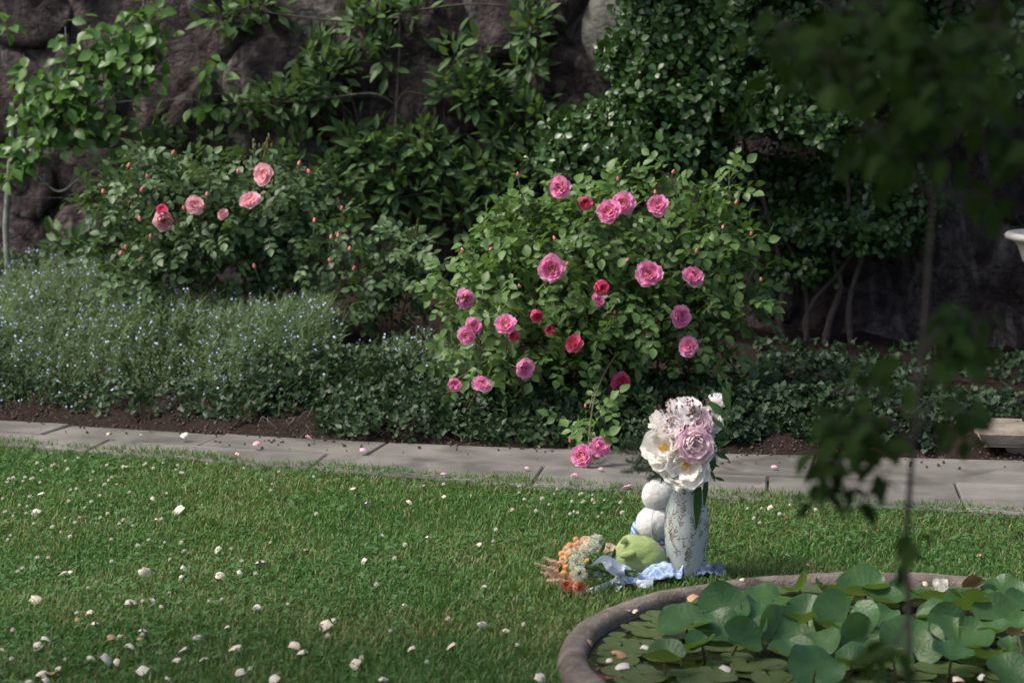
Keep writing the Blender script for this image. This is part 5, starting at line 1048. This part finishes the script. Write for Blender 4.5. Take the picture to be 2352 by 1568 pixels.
# astilbe plumes
m_ast = leaf_mat('astilbe_peach', (.60, .38, .27), (.72, .52, .40), rough=.8, trans=.2)
for (a0, b0_, a1, b1, D) in [(330, 1320, 150, 1240, 7.1), (330, 1340, 190, 1300, 7.06), (340, 1290, 210, 1200, 7.14), (350, 1350, 225, 1350, 7.04), (330, 1260, 240, 1225, 7.1), (300, 1310, 230, 1270, 7.06)]:
    p0 = z1(a0, b0_, D); p1 = z1(a1, b1, D - .02); p1.z = max(p1.z, .02); fb = MB(); fb.add(*tube([tuple(p0), tuple(p1)], .0012, .0006, 4)); dr = (p1 - p0).normalized()
    for k in range(70):
        f = random.uniform(.1, 1); q = p0.lerp(p1, f); d = (dr * .7 + Vector((random.gauss(0, .6), random.gauss(0, .6), random.gauss(0, .6)))).normalized(); L = .022 * (1.1 - f)
        for j in range(5): fb.add(*ellipsoid(q + d * L * (j + 1) / 5 + Vector((random.gauss(0, .001), random.gauss(0, .001), random.gauss(0, .001))), (.0015, .0015, .0015), 4, 3))
    obj('astilbe_plume', fb.mesh('astilbe_plume'), m_ast, hb)
# stems
for k in range(20):
    a = random.uniform(430, 540); b_ = random.uniform(1170, 1370); p0 = z1(a, b_, DB + random.uniform(-.06, .06)); p0.z = max(.012, p0.z); p2 = z1(random.uniform(770, 808), 1300 + random.uniform(-18, 28), DB - .05); mid = z1(685 + random.uniform(-6, 6), 1292 + random.uniform(-16, 16), DB - .03)
    V, F = tube(spline([p0, p0.lerp(mid, .6) + Vector((0, 0, -.004)), mid, p2], 5), .0024, .0022, 6); obj('stem', mesh('stem', V, F), m_sepal, hb)
m_dk = leaf_mat('bouquet_leaf', (.03, .06, .02), (.06, .10, .04), rough=.45)
dl = mesh('leaf', *leaf_t(1, .4, [.6, 1, .85, .5], .3, .2)); dl.materials.append(m_dk)
for (a0, b0_, a1, b1, D) in [(535, 1165, 585, 1080, 7.16), (570, 1170, 590, 1085, 7.2), (520, 1250, 450, 1200, 7.1), (560, 1290, 480, 1330, 7.06), (600, 1300, 520, 1350, 7.05), (540, 1330, 470, 1300, 7.06), (620, 1240, 560, 1200, 7.12), (600, 1340, 540, 1300, 7.04), (300, 1300, 320, 1250, 7.04), (590, 1200, 640, 1160, 7.18), (640, 1210, 660, 1150, 7.2)]:
    p = z1(a0, b0_, D); q = z1(a1, b1, D - .01); ax = q - p; Rm = frames(np.array([tuple(ax)]), np.array([(random.uniform(-.4, .4), -1, .5)]))[0]; obj('leaf', dl, None, hb, Matrix.Translation(p) @ Matrix(Rm.tolist()).to_4x4() @ Matrix.Scale(ax.length, 4))
# ribbon
m_rib, t, b, out = new_mat('satin_ribbon'); b.inputs['Base Color'].default_value = (.76, .82, .92, 1); b.inputs['Roughness'].default_value = .38; b.inputs['Sheen Weight'].default_value = .3
tr = N(t, 'ShaderNodeBsdfTranslucent'); tr.inputs[0].default_value = (.55, .62, .76, 1); ms = N(t, 'ShaderNodeMixShader'); ms.inputs[0].default_value = .25
t.links.new(b.outputs[0], ms.inputs[1]); t.links.new(tr.outputs[0], ms.inputs[2]); t.links.new(ms.outputs[0], out.inputs[0])
def ribbon(pts, sides, wid):
    sp = spline(pts, 8); ss = spline(sides, 8); V = []; F = []
    for p, s in zip(sp, ss):
        s = Vector(s).normalized()
        for u in (-1, -.4, .4, 1): V.append(tuple(p + s * u * wid * .5 + Vector((0, 0, .0015 * (1 - abs(u))))))
    for i in range(len(sp) - 1):
        for j in range(3): a = i * 4 + j; F.append((a, a + 1, a + 5, a + 4))
    return mesh('ribbon', V, F)
z3 = lambda a, b_, d=0: z1(a, b_, DB - .05 + d)
obj('ribbon', ribbon([z3(700, 1275), z3(650, 1245, -.02), z3(590, 1210, -.03), z3(520, 1235, -.02)], [(0, .2, 1), (.2, .1, 1), (-.1, -.5, .8), (.5, -.4, .6)], 62 * kb), m_rib, hb)
obj('ribbon', ribbon([z3(690, 1330), g0(640, 1362, .02), g0(560, 1395, .02), g0(455, 1420, .016)], [(0, .4, .8), (.2, .6, .5), (.2, .6, .4), (.5, .7, .3)], 62 * kb), m_rib, hb)
obj('ribbon', ribbon([z3(690, 1300), z3(650, 1290, -.02), z3(620, 1265, -.03), z3(600, 1225, -.02)], [(0, .2, 1), (.3, 0, 1), (.6, -.3, .6), (.8, 0, .3)], 50 * kb), m_rib, hb)
obj('ribbon', ribbon([z3(700, 1330), g0(720, 1365, .03), g0(690, 1400, .02), g0(660, 1395, .015)], [(.6, .2, .6), (.7, .3, .3), (.5, .6, .4), (.2, .8, .3)], 56 * kb), m_rib, hb)
obj('ribbon', ribbon([z3(705, 1310), g0(770, 1352, .03), g0(830, 1372, .03), g0(900, 1365, .03)], [(.1, .4, .8), (.1, .6, .5), (.1, .6, .6), (.1, .5, .8)], 56 * kb), m_rib, hb)
for k in range(3): obj('ribbon_wrap', ribbon([z3(672 + 16 * k, 1262, .02), z3(668 + 16 * k, 1278, -.012), z3(672 + 16 * k, 1312, -.012), z3(680 + 16 * k, 1328, .02)], [(1, 0, .2)] * 4, 34 * kb), m_rib, hb)

# ------------------------------------------------------------------ slender sapling out of focus in the foreground
DS = 3.4; sap = root('sapling', (at(2085, 1567, DS).x, DS, 0), 'slender dark sapling out of focus in the right foreground', 'tree')
st0 = at(2085, 1567, DS); top = at(2150, 420, DS)
limb(sap, 'trunk', [Vector((st0.x - .01, DS, 0)), st0, at(2082, 1250, DS), at(2095, 1050, DS), at(2118, 800, DS), at(2140, 500, DS), at(2160, 200, DS), at(2190, -150, DS), at(2200, -700, DS)], .0052, .0012, m_bark2, 8, 8)
SB = [[at(2098, 1020, DS), at(2030, 960, DS), at(1930, 1000, DS), at(1880, 1130, DS)], [at(2098, 1010, DS), at(2150, 920, DS), at(2230, 960, DS)], [at(2115, 820, DS), at(2190, 720, DS), at(2260, 780, DS)], [at(2140, 450, DS), at(2000, 300, DS), at(1850, 150, DS), at(1740, 20, DS)], [at(2150, 350, DS), at(2260, 250, DS), at(2340, 330, DS)], [at(2160, 200, DS), at(2000, 60, DS), at(1850, -50, DS)], [at(2170, 120, DS), at(2280, 40, DS), at(2400, 30, DS)], [at(2105, 960, DS), at(2000, 900, DS), at(1920, 900, DS)], [at(2086, 1420, DS), at(2050, 1480, DS), at(2010, 1530, DS)]]
nd = []
for l in SB: limb(sap, 'branch', l, .003, .0012, m_bark2, 6, 5); nd += [tuple(v) for v in spline(l, 6)]
T_SAP = [leaf_t(.058, .036, [.7, 1, .85, .5], f, c, .01, .0008) for f, c in ((.25, .15), (.1, .3), (.4, .2))]
P, O = blobs([(1960, 960, 95, 70, DS, .12, 62), (1900, 1060, 50, 40, DS, .1, 16), (1880, 1130, 40, 50, DS, .08, 8), (1960, 1140, 60, 60, DS, .1, 10), (2020, 1100, 50, 40, DS, .1, 6), (2200, 760, 90, 90, DS, .12, 44), (2210, 950, 60, 80, DS, .1, 22), (2150, 880, 50, 70, DS, .1, 8), (2040, 840, 60, 50, DS, .1, 9),
              (2050, 330, 150, 80, DS, .25, 70), (1900, 130, 160, 110, DS - .1, .3, 80), (2150, 150, 160, 130, DS - .1, .35, 110), (2300, 300, 90, 120, DS, .25, 42), (2290, 80, 90, 90, DS - .1, .3, 40), (1780, 50, 70, 60, DS, .2, 14), (2000, 50, 180, 70, DS - .1, .3, 44), (2250, 440, 60, 60, DS, .15, 12), (2060, 1500, 70, 60, DS, .1, 12), (2090, 1250, 30, 60, DS, .05, 5), (2150, -150, 300, 120, DS, .4, 90)], .7)
n = len(P); ax = nrm(rng.normal(size=(n, 3)) * [.7, .6, .4] - [0, 0, .6]); nr = nrm(rng.normal(size=(n, 3)) * .5 + [0, -.4, .7])
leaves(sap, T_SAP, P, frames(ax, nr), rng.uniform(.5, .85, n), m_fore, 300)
twigs(sap, np.array(nd), P, .8, .0009, m_bark2)

# ------------------------------------------------------------------ the shade tree beside the camera (above the frame)
tr_ = root('shade_tree', (-4.6, 3.4, 0), 'leafy tree just outside the picture that shades the near lawn', 'tree')
limb(tr_, 'trunk', [(-4.6, 3.4, 0), (-4.5, 3.4, 1.2), (-4.3, 3.5, 2.4), (-3.9, 3.6, 3.4)], .17, .11, m_bark2, 8, 12, .05)
ends = [(-5.2, 4.9, 4.6), (-3.9, 5.2, 4.8), (-2.6, 4.9, 4.6), (-1.6, 3.9, 4.4), (-3.1, 3.0, 4.9), (-4.6, 2.2, 4.6), (-1.2, 4.6, 4.4), (-2.2, 2.6, 4.4), (-.9, 3.1, 4.3)]
for e_ in ends: limb(tr_, 'limb', [(-3.9, 3.6, 3.4), tuple(Vector((-3.9, 3.6, 3.4)).lerp(Vector(e_), .5) + Vector((0, 0, .3))), e_], .06, .015, m_bark2, 6, 7, .06)
T_TREE = [spray(7, .10, .055, [.7, 1, .6], 300 + i, .08) for i in range(3)]
ends += [(-.9, 2.9, 4.3), (-1.5, 2.7, 4.4), (-1.3, 3.3, 4.3)]; n = 2300; c = np.array(ends)[rng.integers(0, len(ends), n)]; P = c + nrm(rng.normal(size=(n, 3))) * (rng.uniform(0, 1, n) ** .5)[:, None] * np.array([.85, .8, .45])
bt = MB(); Rm = frames(nrm(rng.normal(size=(n, 3))), nrm(rng.normal(size=(n, 3)) * .5 + [0, 0, 1])); sc = rng.uniform(.8, 1.3, n)
for i, T in enumerate(T_TREE): bt.add(*scatter(T, P[i::3], Rm[i::3], sc[i::3]))
o = obj('crown', bt.mesh('crown'), m_apple, tr_); o['kind'] = 'stuff'

# ------------------------------------------------------------------ unseen tree added behind the wall, its crown above the frame darkening the right
tb = root('added_shade_tree', (.3, 13.6, 0), 'unseen leafy tree added behind the wall to shade the right of the bed', 'tree')
limb(tb, 'trunk', [(.3, 13.6, 0), (.25, 13.5, 1.6), (.2, 13.2, 3.2), (.2, 12.8, 4.0)], .16, .1, m_bark2, 8, 12, .05)
ends = [(-.7, 10.7, 4.4), (0, 10.3, 4.5), (.7, 10.6, 4.4), (.3, 11.3, 4.7), (1.3, 10.4, 4.6), (-.3, 11.3, 4.6), (1.2, 11.3, 4.7), (.1, 12.3, 5.2), (1.0, 12.6, 5.2)]
for e_ in ends: limb(tb, 'limb', [(.2, 12.8, 4.0), tuple(Vector((.2, 12.8, 4.0)).lerp(Vector(e_), .5) + Vector((0, 0, .25))), e_], .05, .012, m_bark2, 6, 7, .06)
n = 2400; c = np.array(ends)[rng.integers(0, len(ends), n)]; P = c + nrm(rng.normal(size=(n, 3))) * (rng.uniform(0, 1, n) ** .5)[:, None] * np.array([.6, .55, .4])
bt = MB(); Rm = frames(nrm(rng.normal(size=(n, 3))), nrm(rng.normal(size=(n, 3)) * .5 + [0, 0, 1])); sc = rng.uniform(.8, 1.3, n)
for i, T in enumerate(T_TREE): bt.add(*scatter(T, P[i::3], Rm[i::3], sc[i::3]))
o = obj('crown', bt.mesh('crown'), m_apple, tb); o['kind'] = 'stuff'
